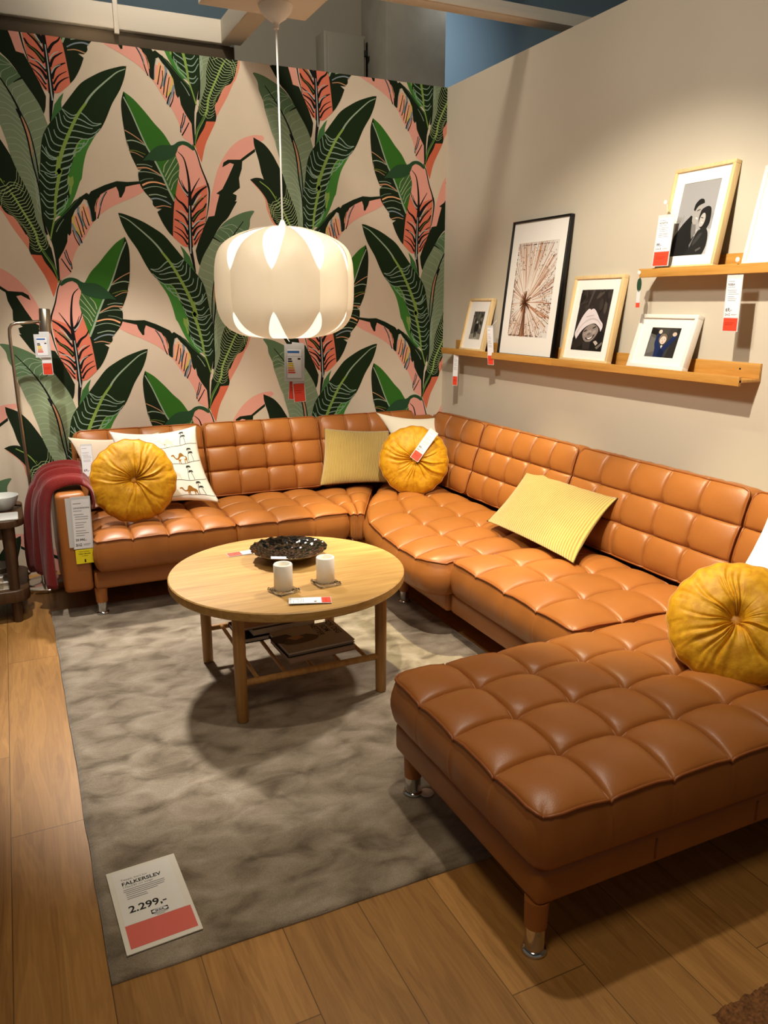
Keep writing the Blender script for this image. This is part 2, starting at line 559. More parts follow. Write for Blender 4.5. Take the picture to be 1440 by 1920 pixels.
def frame_mat(o, ex, ey):
    """4x4 with local x, y given, z = x cross y, origin o"""
    ex = Vector(ex).normalized(); ey = Vector(ey)
    ez = ex.cross(ey).normalized(); ey = ez.cross(ex)
    m = Matrix.Identity(4)
    for i in range(3):
        m[i][0] = ex[i]; m[i][1] = ey[i]; m[i][2] = ez[i]; m[i][3] = o[i]
    return m
WALLPAPER = [
 ["p","pink",1,[-2743,3119,-2730,3131,-2679,3128,-2614,3106,-2555,3064,-2508,3009,-2466,2937,-2436,2849,-2413,2766,-2391,2654,-2376,2564,-2424,2625,-2462,2745,-2513,2865,-2556,2966,-2608,2987,-2682,3051,-2681,3114,-2713,3096,-2736,3107]],
 ["l"],
 ["p","dark",0,[-2685,3059,-2635,3024,-2596,2995,-2526,2990,-2500,2974,-2492,2948,-2508,2957,-2537,2974,-2559,2969,-2521,2895,-2486,2834,-2450,2809,-2468,2804,-2449,2745,-2434,2691,-2399,2684,-2367,2623,-2345,2575,-2316,2501,-2322,2455,-2330,2425,-2344,2456,-2366,2502,-2415,2589,-2450,2638,-2504,2694,-2525,2725,-2513,2742,-2563,2780,-2567,2806,-2545,2814,-2588,2846,-2585,2898,-2603,2946,-2608,2987,-2685,3042]],
 ["l"],
 ["p","dark",1,[-2568,2774,-2542,2733,-2510,2683,-2472,2647,-2433,2592,-2378,2486,-2333,2418,-2325,2511,-2347,2554,-2369,2598,-2397,2640,-2436,2676,-2467,2775]],
 ["l"],
 ["p","dark",1,[-2677,2397,-2616,2367,-2571,2319,-2536,2261,-2501,2196,-2449,2103,-2409,1987,-2419,1936,-2396,1885,-2377,1805,-2363,1761,-2413,1771,-2451,1888,-2503,1997,-2548,2068,-2626,2181,-2651,2276,-2674,2354]],
 ["l"],
 ["p","salmon",1,[-2707,2174,-2678,2143,-2642,2107,-2620,2065,-2614,2022,-2590,1960,-2572,1939,-2560,1951,-2589,1989,-2601,2027,-2612,2070,-2642,2112,-2677,2148]],
 ["p","salmon",1,[-2605,1996,-2567,1923,-2538,1867,-2498,1803,-2472,1760,-2461,1774,-2473,1839,-2507,1886,-2527,1933,-2550,1939,-2579,1970,-2590,2013]],
 ["p","coral",1,[-2472,1760,-2463,1730,-2433,1674,-2403,1614,-2378,1524,-2349,1604,-2367,1673,-2387,1720,-2424,1758,-2447,1764]],
 ["l"],
 ["p","dark",1,[-2707,2174,-2671,2186,-2629,2181,-2598,2152,-2563,2106,-2528,2040,-2546,2086,-2510,2052,-2479,1971,-2444,1916,-2404,1852,-2370,1781,-2363,1761,-2343,1599,-2373,1657,-2401,1700,-2416,1736,-2467,1739,-2473,1765,-2467,1808,-2475,1836,-2480,1835,-2506,1886,-2529,1920,-2563,1939,-2585,1975,-2589,1984,-2601,2027,-2612,2070,-2642,2112,-2677,2148]],
 ["l"],
 ["s","lime",[5.0,14.0],[-2650,2168,-2594,2129,-2553,2073,-2528,2036,-2559,2092,-2537,2050,-2514,2015,-2485,1956,-2455,1897,-2433,1846,-2424,1795,-2401,1748,-2365,1686,-2347,1633,-2342,1599]],
 ["v","frondlt",[-2528,2036,-2548,2072,-2514,2015,-2485,1956,-2455,1897,-2433,1846,-2424,1795,-2410,1758],25],
 ["l"],
 ["p","sage",1,[-2667,2724,-2653,2728,-2598,2715,-2533,2685,-2488,2656,-2461,2629,-2433,2592,-2400,2540,-2366,2487,-2344,2443,-2328,2393,-2320,2357,-2331,2313,-2351,2273,-2363,2234,-2370,2185,-2380,2136,-2387,2059,-2388,1984,-2385,1909,-2380,1819,-2389,1824,-2407,1871,-2425,1922,-2428,1973,-2437,2019,-2459,2073,-2487,2140,-2513,2223,-2524,2285,-2566,2436,-2539,2356,-2565,2420,-2585,2483,-2605,2546,-2612,2589,-2635,2641,-2641,2684]],
 ["l"],
 ["p","sagedk",1,[-2667,2724,-2653,2728,-2598,2715,-2533,2685,-2488,2656,-2461,2629,-2422,2575,-2457,2552,-2493,2526,-2525,2568,-2605,2551,-2612,2589,-2635,2641,-2641,2684]],
 ["l"],
 ["w","sagelt",[-2600,2669,-2531,2582,-2482,2502,-2450,2429,-2446,2390,-2427,2301,-2411,2182,-2395,2086,-2390,2031,-2391,1937],[-2612,2589,-2605,2546,-2585,2483,-2565,2420,-2539,2356,-2531,2318,-2511,2196,-2461,2083,-2437,2019,-2425,1922],22,3.5,0.35],
 ["w","sagelt",[-2600,2669,-2531,2582,-2482,2502,-2450,2429,-2446,2390,-2427,2301,-2411,2182,-2395,2086,-2390,2031,-2391,1937],[-2461,2629,-2422,2578,-2378,2506,-2344,2443,-2320,2357,-2331,2313,-2363,2234,-2380,2136,-2385,2059,-2386,1937],18,3.5,-0.35],
 ["l"],
 ["s","black",[4.0,12.0],[-2600,2669,-2531,2582,-2482,2502,-2450,2429,-2446,2390]],
 ["p","tan",1,[-2451,2404,-2430,2382,-2410,2312,-2407,2240,-2400,2202,-2413,2221,-2424,2302]],
 ["p","sagemid",1,[-2407,2240,-2393,2164,-2389,2106,-2395,2086,-2409,2173]],
 ["s","black",[8.0,7.0],[-2461,2431,-2443,2385,-2424,2302,-2411,2182,-2395,2086,-2391,2003,-2391,1937,-2384,1848]],
 ["s","black",[5.0,10.0],[-2445,2423,-2415,2345,-2398,2255,-2389,2145,-2388,2037,-2390,1984,-2389,1909,-2378,1839]],
 ["s","black",[9.0,3.0],[-2419,2574,-2440,2563,-2460,2550]],
 ["l"],
 ["p","deep",1,[-1912,2683,-1944,2678,-2026,2649,-2090,2615,-2145,2578,-2193,2523,-2250,2452,-2314,2375,-2348,2322,-2364,2264,-2372,2213,-2381,2150,-2392,2065,-2392,2086,-2393,1995,-2389,1923,-2372,1850,-2362,1813,-2345,1896,-2329,1924,-2265,1971,-2224,2034,-2193,2106,-2181,2126,-2166,2193,-2142,2263,-2099,2332,-2062,2376,-2034,2424,-1998,2498,-1953,2568,-1926,2629]],
 ["l"],
 ["p","green",1,[-2099,2332,-2137,2319,-2166,2312,-2190,2279,-2209,2230,-2229,2180,-2248,2130,-2241,2132,-2251,2087,-2249,2029,-2281,1997,-2326,1935,-2302,1934,-2265,1971,-2224,2034,-2193,2106,-2181,2126,-2166,2193,-2142,2263]],
 ["s","lime",[2.0,9.0],[-2142,2319,-2168,2311,-2192,2279,-2209,2228]],
 ["p","lime",0,[-2223,2134,-2238,2125,-2248,2136,-2256,2101,-2244,2081,-2250,2047,-2242,2041,-2233,2079,-2223,2101]],
 ["w","veins",[-2134,2480,-2170,2433,-2203,2377,-2239,2307,-2263,2254,-2283,2200,-2276,2234,-2297,2150,-2279,2167,-2300,2100,-2317,2028,-2327,1969,-2331,1924],[-2057,2396,-2062,2376,-2081,2352,-2099,2336,-2194,2279,-2209,2230,-2234,2172,-2241,2149,-2246,2092,-2252,2047,-2281,2006,-2318,1951],20,6.0,0.25],
 ["w","veins",[-2134,2480,-2170,2433,-2203,2377,-2239,2307,-2263,2254,-2283,2200,-2276,2234,-2297,2150,-2279,2167,-2300,2100,-2317,2028,-2327,1969,-2331,1924],[-2250,2452,-2279,2416,-2314,2375,-2348,2322,-2364,2264,-2372,2213,-2381,2150,-2389,2175,-2392,2086,-2391,1995,-2381,1923,-2361,1850],22,6.0,-0.5],
 ["l"],
 ["s","sagelt",[4.0,11.0],[-1919,2669,-1960,2650,-1996,2622,-2036,2588,-2081,2547,-2114,2510,-2134,2480]],
 ["s","lime",[12.0,22.0],[-2130,2486,-2170,2433,-2203,2377,-2239,2307,-2263,2254,-2283,2200,-2281,2222,-2299,2138]],
 ["s","lime",[22.0,10.0],[-2281,2222,-2299,2138,-2279,2167,-2300,2100,-2317,2028,-2327,1969,-2331,1924]],
 ["l"],
 ["p","pink",1,[-1827,2096,-1852,2113,-1890,2117,-1963,2099,-2012,2096,-2062,2074,-2117,2036,-2147,2000,-2250,1926,-2272,1843,-2304,1769,-2331,1722,-2342,1607,-2279,1647,-2268,1706,-2236,1776,-2189,1837,-2143,1910,-2077,1970,-1997,2015,-1924,2047,-1871,2076]],
 ["l"],
 ["s","black",[4.2,6.0],[-2062,2067,-2082,2036,-2097,2001,-2110,1956,-2120,1929]],
 ["s","slate",[3.5,5.0],[-2069,2065,-2097,2018,-2104,1983]],
 ["s","black",[3.5,5.0],[-2097,2049,-2117,2014,-2127,1969,-2130,1924]],
 ["s","peach",[4.9,7.0],[-2107,2040,-2125,2005,-2130,1964]],
 ["s","slate",[7.0,10.0],[-2165,2015,-2153,1973,-2148,1915]],
 ["s","peach",[15.4,22.0],[-2186,1999,-2178,1963,-2163,1905]],
 ["s","black",[4.2,6.0],[-2188,1986,-2178,1941,-2166,1892]],
 ["s","peach",[9.8,14.0],[-2198,1985,-2199,1945,-2184,1869]],
 ["s","black",[4.2,6.0],[-2196,1963,-2194,1918,-2180,1873]],
 ["s","slate",[11.2,16.0],[-2211,1985,-2214,1954,-2194,1887]],
 ["s","black",[4.2,6.0],[-2217,1954,-2204,1909,-2194,1846]],
 ["s","yell",[8.4,12.0],[-2240,1944,-2245,1917,-2230,1872,-2215,1845]],
 ["s","peach",[11.2,16.0],[-2230,1940,-2220,1899,-2202,1846]],
 ["s","black",[4.2,6.0],[-2230,1935,-2217,1881,-2207,1832]],
 ["s","slate",[12.6,18.0],[-2253,1899,-2241,1863,-2220,1822,-2215,1800]],
 ["s","black",[4.2,6.0],[-2251,1867,-2241,1826,-2223,1790]],
 ["s","black",[4.9,7.0],[-2235,1863,-2220,1836,-2210,1804]],
 ["s","black",[4.2,6.0],[-2294,1767,-2284,1724,-2274,1696,-2273,1668]],
 ["s","slate",[5.6,8.0],[-2299,1760,-2297,1728,-2276,1682]],
 ["s","black",[3.5,5.0],[-2304,1755,-2292,1719,-2279,1691]],
 ["s","black",[4.9,7.0],[-2321,1722,-2300,1686,-2279,1654]],
 ["l"],
 ["p","dark",0,[-1832,2113,-1890,2128,-1953,2121,-2007,2122,-2067,2100,-2074,2097,-2142,2064,-2153,2048,-2165,2055,-2229,2012,-2265,1971,-2302,1934,-2334,1906,-2356,1850,-2362,1813,-2354,1776,-2350,1721,-2348,1609,-2338,1609,-2334,1717,-2304,1764,-2283,1806,-2277,1848,-2269,1837,-2259,1853,-2250,1926,-2229,1967,-2198,1999,-2180,2024,-2165,2017,-2154,1973,-2148,1910,-2132,1920,-2130,1987,-2117,2022,-2097,2049,-2057,2074,-2012,2094,-2002,2068,-2000,2041,-1990,2040,-1970,2073,-1963,2097,-1919,2108,-1890,2115]],
 ["s","sagelt",[2.0,4.0],[-2289,1920,-2313,1888,-2332,1855]],
 ["s","mgreen",[3.0,6.0],[-2198,2034,-2266,1962,-2334,1896,-2356,1841,-2364,1813]],
 ["s","lime",[7.0,7.0],[-2334,1924,-2350,1869,-2364,1818]],
 ["s","mgreen",[8.0,5.0],[-2410,1765,-2374,1706,-2356,1669,-2346,1618]],
 ["l"],
 ["p","deep2",1,[-1988,3282,-1973,3233,-1971,3170,-1978,3085,-1989,3010,-1988,3042,-1998,2989,-2012,2952,-2027,2920,-2035,2906,-2052,2910,-2034,2892,-2032,2865,-2038,2831,-2053,2804,-2080,2772,-2097,2753,-2098,2733,-2117,2714,-2144,2714,-2119,2697,-2142,2644,-2174,2593,-2197,2570,-2220,2734,-2210,2762,-2189,2812,-2164,2873,-2128,2949,-2100,2999,-2082,3033,-2053,3102,-2020,3185]],
 ["p","green2",1,[-1988,3282,-2036,3250,-2089,3196,-2136,3141,-2180,3096,-2217,3038,-2249,2990,-2252,2946,-2241,2860,-2222,2768,-2210,2762,-2189,2812,-2164,2873,-2128,2949,-2100,2999,-2082,3033,-2053,3102,-2020,3185]],
 ["p","mgreen",1,[-2159,2889,-2182,2958,-2250,2996,-2255,2946,-2241,2860,-2213,2813,-2193,2818]],
 ["l"],
 ["s","tan",[5.0,3.5],[-1979,3096,-2017,3077,-2055,3053,-2076,3033]],
 ["s","sagelt",[6.0,4.2],[-1986,3045,-2014,3049,-2048,3042,-2082,3028]],
 ["s","olive",[6.0,4.2],[-1993,2999,-2028,2999,-2078,2984]],
 ["s","tan",[4.0,2.8],[-1999,2992,-2027,2988,-2066,2969]],
 ["s","sagelt",[4.0,2.8],[-2028,2931,-2074,2934,-2109,2925]],
 ["s","tan",[8.0,5.6],[-2030,2914,-2079,2918,-2119,2903,-2153,2883]],
 ["s","sagelt",[4.0,2.8],[-2031,2895,-2072,2898,-2118,2892,-2158,2878]],
 ["s","sagemid",[4.0,2.8],[-2039,2848,-2069,2861,-2110,2867]],
 ["s","peach",[9.0,6.3],[-2049,2829,-2085,2845,-2127,2848,-2173,2837]],
 ["s","sagelt",[4.0,2.8],[-2053,2810,-2095,2824,-2137,2826,-2183,2812]],
 ["s","sagelt",[6.0,4.2],[-2080,2781,-2122,2786,-2175,2774]],
 ["s","slate",[8.0,5.6],[-2088,2761,-2121,2766,-2162,2756,-2196,2738]],
 ["s","tan",[6.0,4.2],[-2111,2720,-2154,2730,-2195,2724]],
 ["s","frondlt",[5.0,3.5],[-2166,2901,-2174,2935,-2197,2964]],
 ["s","frondlt",[5.0,3.5],[-2173,2879,-2197,2920,-2237,2984]],
 ["s","frondlt",[5.0,3.5],[-2181,2862,-2208,2904,-2247,2957]],
 ["s","frondlt",[4.0,2.8],[-2191,2835,-2212,2881,-2250,2918]],
 ["s","frondlt",[4.0,2.8],[-2201,2813,-2216,2848,-2242,2877]],
 ["s","sagelt",[6.0,11.0],[-1986,3256,-2020,3185,-2053,3102,-2082,3033,-2100,2999,-2128,2949,-2164,2873,-2189,2812,-2216,2756]],
 ["l"],
 ["p","pink2",1,[-2238,2995,-2252,3035,-2277,3048,-2307,3042,-2341,3017,-2363,2970,-2378,2920,-2394,2870,-2401,2824,-2399,2789,-2387,2695,-2374,2641,-2352,2587,-2324,2536,-2299,2525,-2273,2520,-2249,2525,-2220,2548,-2195,2570,-2198,2617,-2210,2722,-2224,2791,-2241,2860,-2253,2906,-2252,2946]],
 ["l"],
 ["p","coral2",1,[-2241,2860,-2268,2816,-2294,2789,-2310,2801,-2336,2829,-2396,2852,-2401,2824,-2399,2789,-2387,2695,-2374,2641,-2352,2587,-2324,2536,-2299,2525,-2273,2520,-2249,2525,-2220,2548,-2195,2570,-2198,2617,-2210,2722,-2224,2791]],
 ["l"],
 ["s","black",[12.6,3.6],[-2293,2783,-2274,2817,-2255,2850,-2245,2883]],
 ["s","black",[8.4,2.4],[-2294,2801,-2275,2828,-2259,2867]],
 ["s","black",[16.8,4.8],[-2288,2702,-2263,2741,-2234,2763,-2218,2791]],
 ["s","black",[14.0,4.0],[-2284,2638,-2265,2678,-2236,2700,-2219,2710]],
 ["s","black",[16.8,4.8],[-2281,2585,-2262,2631,-2233,2653,-2209,2664]],
 ["s","black",[11.2,3.2],[-2274,2531,-2252,2566,-2223,2589,-2199,2600]],
 ["s","black",[9.8,2.8],[-2276,2561,-2248,2601,-2207,2626]],
 ["s","black",[11.2,3.2],[-2306,2795,-2330,2837,-2361,2885]],
 ["s","black",[22.4,6.4],[-2305,2743,-2334,2791,-2366,2822,-2399,2844]],
 ["s","black",[12.6,3.6],[-2307,2703,-2337,2745,-2370,2776,-2396,2800]],
 ["s","black",[25.2,7.2],[-2304,2656,-2340,2699,-2373,2723,-2391,2754]],
 ["s","black",[14.0,4.0],[-2301,2615,-2337,2652,-2383,2683]],
 ["s","black",[16.8,4.8],[-2302,2580,-2329,2622,-2378,2647]],
 ["s","black",[11.2,3.2],[-2310,2556,-2334,2593,-2367,2623]],
 ["s","black",[8.4,2.4],[-2311,2533,-2332,2563,-2353,2593]],
 ["s","ltgrey",[6.0,3.0],[-2291,2789,-2268,2816,-2249,2855]],
 ["s","ltgrey",[6.0,3.0],[-2283,2673,-2260,2701,-2237,2711]],
 ["s","ltgrey",[6.0,3.0],[-2282,2608,-2262,2637,-2233,2653]],
 ["s","ltgrey",[8.0,4.0],[-2311,2726,-2339,2774,-2365,2799]],
 ["s","ltgrey",[7.0,3.5],[-2305,2627,-2338,2657,-2376,2665]],
 ["s","ltgrey",[5.0,2.5],[-2307,2562,-2335,2604,-2361,2629]],
 ["s","olive",[6.0,3.0],[-2310,2662,-2347,2705,-2386,2730]],
 ["s","olive",[5.0,2.5],[-2318,2738,-2357,2775,-2389,2788]],
 ["s","black",[3.0,16.0],[-2251,3010,-2279,2981,-2293,2926,-2301,2853,-2301,2784]],
 ["s","black",[18.0,26.0],[-2302,2795,-2295,2679,-2290,2585,-2289,2517]],
 ["l"],
 ["s","black",[26.0,10.0],[-2289,2526,-2288,2510,-2298,2449,-2306,2383]],
 ["s","ltgrey",[4.0,7.0],[-2296,2737,-2292,2644,-2289,2526,-2287,2484]],
 ["s","black",[4.0,10.0],[-2332,3053,-2353,3009,-2373,2937,-2397,2875,-2410,2833]],
 ["s","black",[12.0,3.0],[-2403,2859,-2411,2813,-2400,2731,-2381,2653]],
 ["p","mgreen2",0,[-2231,2526,-2252,2505,-2281,2466,-2306,2383,-2269,2427,-2248,2448,-2246,2483]],
 ["l"],
 ["p","curl",1,[-2061,2952,-2109,3005,-2158,3036,-2223,3041,-2254,3060,-2290,3066,-2325,3052,-2342,3028,-2333,3022,-2301,3042,-2277,3048,-2255,3034,-2245,3010,-2225,2983,-2176,2963,-2123,2955,-2094,2957]],
]
# ------------------------------------------------------------------ the room
H = 2.778
mb = MB(); mb.box((-5.5, -7.5, -.08), (3, 3, 0)); struct(mb.build('floor', M['floor']))
mb = MB(); mb.box((0, -6.6, 0), (.09, .09, H)); struct(mb.build('wall_right', M['plaster']))
# showroom shell seen over the partitions
mb = MB(); mb.box((-5.5, -7.5, 4.2), (3, 3, 4.28)); struct(mb.build('ceiling', M['ceil_paint']))
mb = MB(); mb.box((-5.5, 1.75, 0), (3, 1.83, 4.2)); struct(mb.build('wall_far', M['far_blue']))
mb = MB(); mb.box((-1.05, 1.02, 0), (-.12, 1.10, 4.2)); struct(mb.build('wall_stub', M['far_grey']))
mb = MB(); mb.box((-.131, .60, 0), (.318, 1.02, 4.2)); struct(mb.build('trim_1', M['concrete'], bevel=.006))
# steel framework above the partition
t = thing('ceiling_beam', 'white steel beam running above the leaf wallpaper at upper left', 'beam', (-2.6, .2, 2.9), 'white steel beams overhead')
mb = MB(); mb.box((-4.2, .17, 2.90), (-1.30, .30, 3.02)); mb.build('web', M['beam'], t, bevel=.004)
mb = MB(); mb.box((-4.2, .20, 2.795), (-1.28, .32, 2.898)); mb.build('underside_strip', flat('beam_underside_shade', '#4a4033'), t, bevel=.003)  # added strip, its dark colour stands for the shaded gap under the beam
mb = MB(); mb.box((-1.935, .155, 2.875), (-1.91, .17, 3.05)); mb.build('strap', M['beam'], t, bevel=.002)
t = thing('ceiling_beam', 'white steel cross beam meeting the long beam behind the pendant lamp', 'beam', (-1.3, -.6, 2.9), 'white steel beams overhead')
mb = MB(); mb.box((-1.36, -1.6, 2.90), (-1.25, .17, 3.02)); mb.build('web', M['beam'], t, bevel=.004)
t = thing('ceiling_beam', 'white steel channel with a groove passing over the beige wall', 'beam', (-.5, -.8, 2.9), 'white steel beams overhead')
mb = MB(); mb.box((-1.25, -.88, 2.90), (1.6, -.80, 2.965)); mb.box((-1.25, -.80, 2.90), (1.6, -.792, 2.912)); mb.build('web', M['beam'], t, bevel=.003)
mb = MB(); mb.box((-1.25, -.896, 2.90), (1.6, -.884, 2.93)); mb.build('lip', M['beam'], t, bevel=.002)
# electrical cabinet beside the column
t = thing('electrical_cabinet', 'grey steel cabinet mounted beside the concrete column above the wallpaper', 'cabinet', (-.33, .95, 2.9))
mb = MB(); mb.box((-.475, .86, 2.72), (-.165, 1.02, 3.27)); mb.build('body', M['steel_box'], t, bevel=.008)
mb = MB(); mb.box((-.455, .845, 2.74), (-.185, .86, 3.25)); d = mb.build('door', M['steel_box'], t, bevel=.004)
mb = MB(); mb.lathe([(0, 0), (.012, 0), (.012, .012), (0, .012)], 16, (-.43, .84, 2.985)); mb.build('lock', M['ink'], d, smooth=True)
for zz in (2.84, 3.14):
    mb = MB(); mb.box((-.185, .835, zz), (-.165, .858, zz + .035)); mb.build('hinge', M['ink'], t, bevel=.002)

# ------------------------------------------------------------------ wallpaper wall: one mesh, printed leaves as thin ink layers
WC = {'dark': '#14210f', 'deep': '#16280f', 'deep2': '#15220f', 'sage': '#7b8a6c', 'sagedk': '#56704f', 'sagemid': '#6f826c', 'sagelt': '#93a68c',
      'veins': '#8aa390', 'frondlt': '#9fb07c', 'lime': '#7f9c48', 'green': '#3f7a30', 'green2': '#33681f', 'mgreen': '#3a5f33', 'mgreen2': '#3c6a38', 'curl': '#28492c',
      'pink': '#dd9d8c', 'pink2': '#e09f8e', 'salmon': '#d58870', 'coral': '#cb674a', 'coral2': '#d2735a', 'black': '#100f0d', 'slate': '#7d8b92', 'peach': '#e5a878',
      'yell': '#c9b45a', 'tan': '#b98a66', 'olive': '#5f6a2a', 'ltgrey': '#a9b5ae'}
WKEYS = list(WC)
WMATS = [M['paper']] + [flat('ink_' + k, WC[k], .8) for k in WKEYS]
WX0, WX1, WZ0, WZ1 = -4.2, 0.0, 0.0, H

def clip_tri(tri):
    poly = tri
    for ax, lim, sg in ((0, WX0, 1), (0, WX1, -1), (1, WZ0, 1), (1, WZ1, -1)):
        out = []
        for i in range(len(poly)):
            a, b = poly[i], poly[(i + 1) % len(poly)]
            da, db = (a[ax] - lim) * sg, (b[ax] - lim) * sg
            if da >= 0: out.append(a)
            if da * db < 0:
                t_ = da / (da - db)
                out.append((a[0] + (b[0] - a[0]) * t_, a[1] + (b[1] - a[1]) * t_))
        poly = out
        if len(poly) < 3: return []
    return poly

def ribbon(pts, w0, w1):
    n = len(pts); L_ = []; R_ = []
    for k in range(n):
        d = pts[min(k + 1, n - 1)] - pts[max(k - 1, 0)]
        if d.length < 1e-9: d = Vector((0, 1))
        d.normalize()
        w = (w0 + (w1 - w0) * k / (n - 1)) / 2
        q = Vector((-d.y, d.x)) * w
        L_.append(pts[k] + q); R_.append(pts[k] - q)
    tr = []
    for k in range(n - 1):
        tr.append((L_[k], R_[k], R_[k + 1])); tr.append((L_[k], R_[k + 1], L_[k + 1]))
    return tr

def samp(pl, t):
    """point and direction at parameter t of a polyline"""
    ls = [0]
    for a, b in zip(pl, pl[1:]): ls.append(ls[-1] + (b - a).length)
    s = max(0, min(1, t)) * ls[-1]
    for i in range(len(pl) - 1):
        if s <= ls[i + 1] or i == len(pl) - 2:
            d = pl[i + 1] - pl[i]
            return pl[i] + d * ((s - ls[i]) / max(1e-9, ls[i + 1] - ls[i])), d.normalized()

def wallpaper_wall():
    # triangles of one repeat, as (layer, colour, tri)
    tris = []
    layer = 1
    rnd = random.Random(3)
    for e in WALLPAPER:
        if e[0] == 'l':
            continue
        layer += 1
        ci = WKEYS.index(e[1]) + 1
        raw = e[2] if e[0] in 'vw' else e[3]
        pts = [Vector((raw[i] / 1000, raw[i + 1] / 1000)) for i in range(0, len(raw), 2)]
        if e[0] == 'p':
            pl = smooth_path(pts, 3, True, 45) if e[2] else pts
            for t_ in tessellate_polygon([[Vector((p.x, p.y, 0)) for p in pl]]):
                tris.append((layer, ci, [tuple(pl[k]) for k in t_]))
        elif e[0] == 's':
            pl = smooth_path(pts, 4, False, 70)
            for t_ in ribbon(pl, e[2][0] / 1000, e[2][1] / 1000): tris.append((layer, ci, [tuple(p) for p in t_]))
        elif e[0] == 'v':   # fine barbs of the palm frond, both sides of the rib
            pl = smooth_path(pts, 4, False, 70)
            for k in range(e[3]):
                t0 = (k + .5) / e[3]
                p, d = samp(pl, t0)
                nrm = Vector((-d.y, d.x))
                for sg in (1, -1):
                    ln = (.10 if sg > 0 else .075) * (.55 + .45 * math.sin(PI * min(1, t0 * 1.2 + .15)))
                    q = [p]
                    for j in (1, 2, 3):
                        u = j / 3
                        q.append(p + nrm * sg * ln * u - d * (ln * .55 * u * u - .012 * math.sin(u * PI)))
                    for t_ in ribbon(q, .0036, .0018): tris.append((layer + .33 * (k % 3), ci, [tuple(x) for x in t_]))
        else:               # S-shaped side veins from the rib to the leaf edge
            raw2 = e[3]
            ed = [Vector((raw2[i] / 1000, raw2[i + 1] / 1000)) for i in range(0, len(raw2), 2)]
            n, w, cv = e[4], e[5] / 1000, e[6]
            for k in range(n):
                t0 = (k + .5) / n
                a, d = samp(pts, min(1, t0 + .04)); b, _ = samp(ed, t0 - .13 + rnd.uniform(-.008, .008))
                ch = b - a
                nr = Vector((-ch.y, ch.x))
                q = []
                for j in range(7):
                    u = j / 6
                    off = -math.sin(u * PI) * .5 * cv + math.sin(u * 2 * PI) * .05
                    q.append(a + ch * u * .97 + nr * off)
                if e[1] == 'veins' and k % 3 == 2:
                    q = q[:5]
                for t_ in ribbon(q, w, w * .6): tris.append((layer + .33 * (k % 3), ci, [tuple(x) for x in t_]))
    mb = MB()
    mb.box((WX0, 0, 0), (0, .09, H), 0)
    px, pz, s = 1.430, 1.440, -3.925
    for i in range(-2, 4):
        for j in range(-2, 4):
            for mir in (0, 1):
                def tr(p):
                    if mir: return (s - p[0] + px * i, p[1] - .72 - pz * j)
                    return (p[0] + px * i, p[1] - pz * j)
                for la, ci, t_ in tris:
                    q = [tr(p) for p in t_]
                    if max(p[0] for p in q) < WX0 or min(p[0] for p in q) > WX1 or max(p[1] for p in q) < WZ0 or min(p[1] for p in q) > WZ1: continue
                    q = clip_tri(q)
                    if len(q) >= 3:
                        ar = sum(q[k][0] * q[(k + 1) % len(q)][1] - q[(k + 1) % len(q)][0] * q[k][1] for k in range(len(q)))
                        if ar < 0: q = q[::-1]
                        mb.F([mb.P((p[0], -.000022 * la - .0002, p[1])) for p in q], ci)
    return mb.build('wall_back', WMATS, fix=False)
struct(wallpaper_wall())
# ------------------------------------------------------------------ sectional sofa
SOFA = thing('sectional_sofa', 'cognac leather corner sofa with tufted cushions and a chaise end', 'sofa', (-.5, -1.2, 0))

def rounded(u, v, W_, D_, r):
    x, y = u * W_, v * D_
    cx = r if x < r else (W_ - r if x > W_ - r else None)
    cy = r if y < r else (D_ - r if y > D_ - r else None)
    if cx is not None and cy is not None:
        dx, dy = x - cx, y - cy
        h = math.hypot(dx, dy)
        if h > 1e-9:
            k = max(abs(dx), abs(dy)) / h
            x, y = cx + dx * k, cy + dy * k
    return x, y

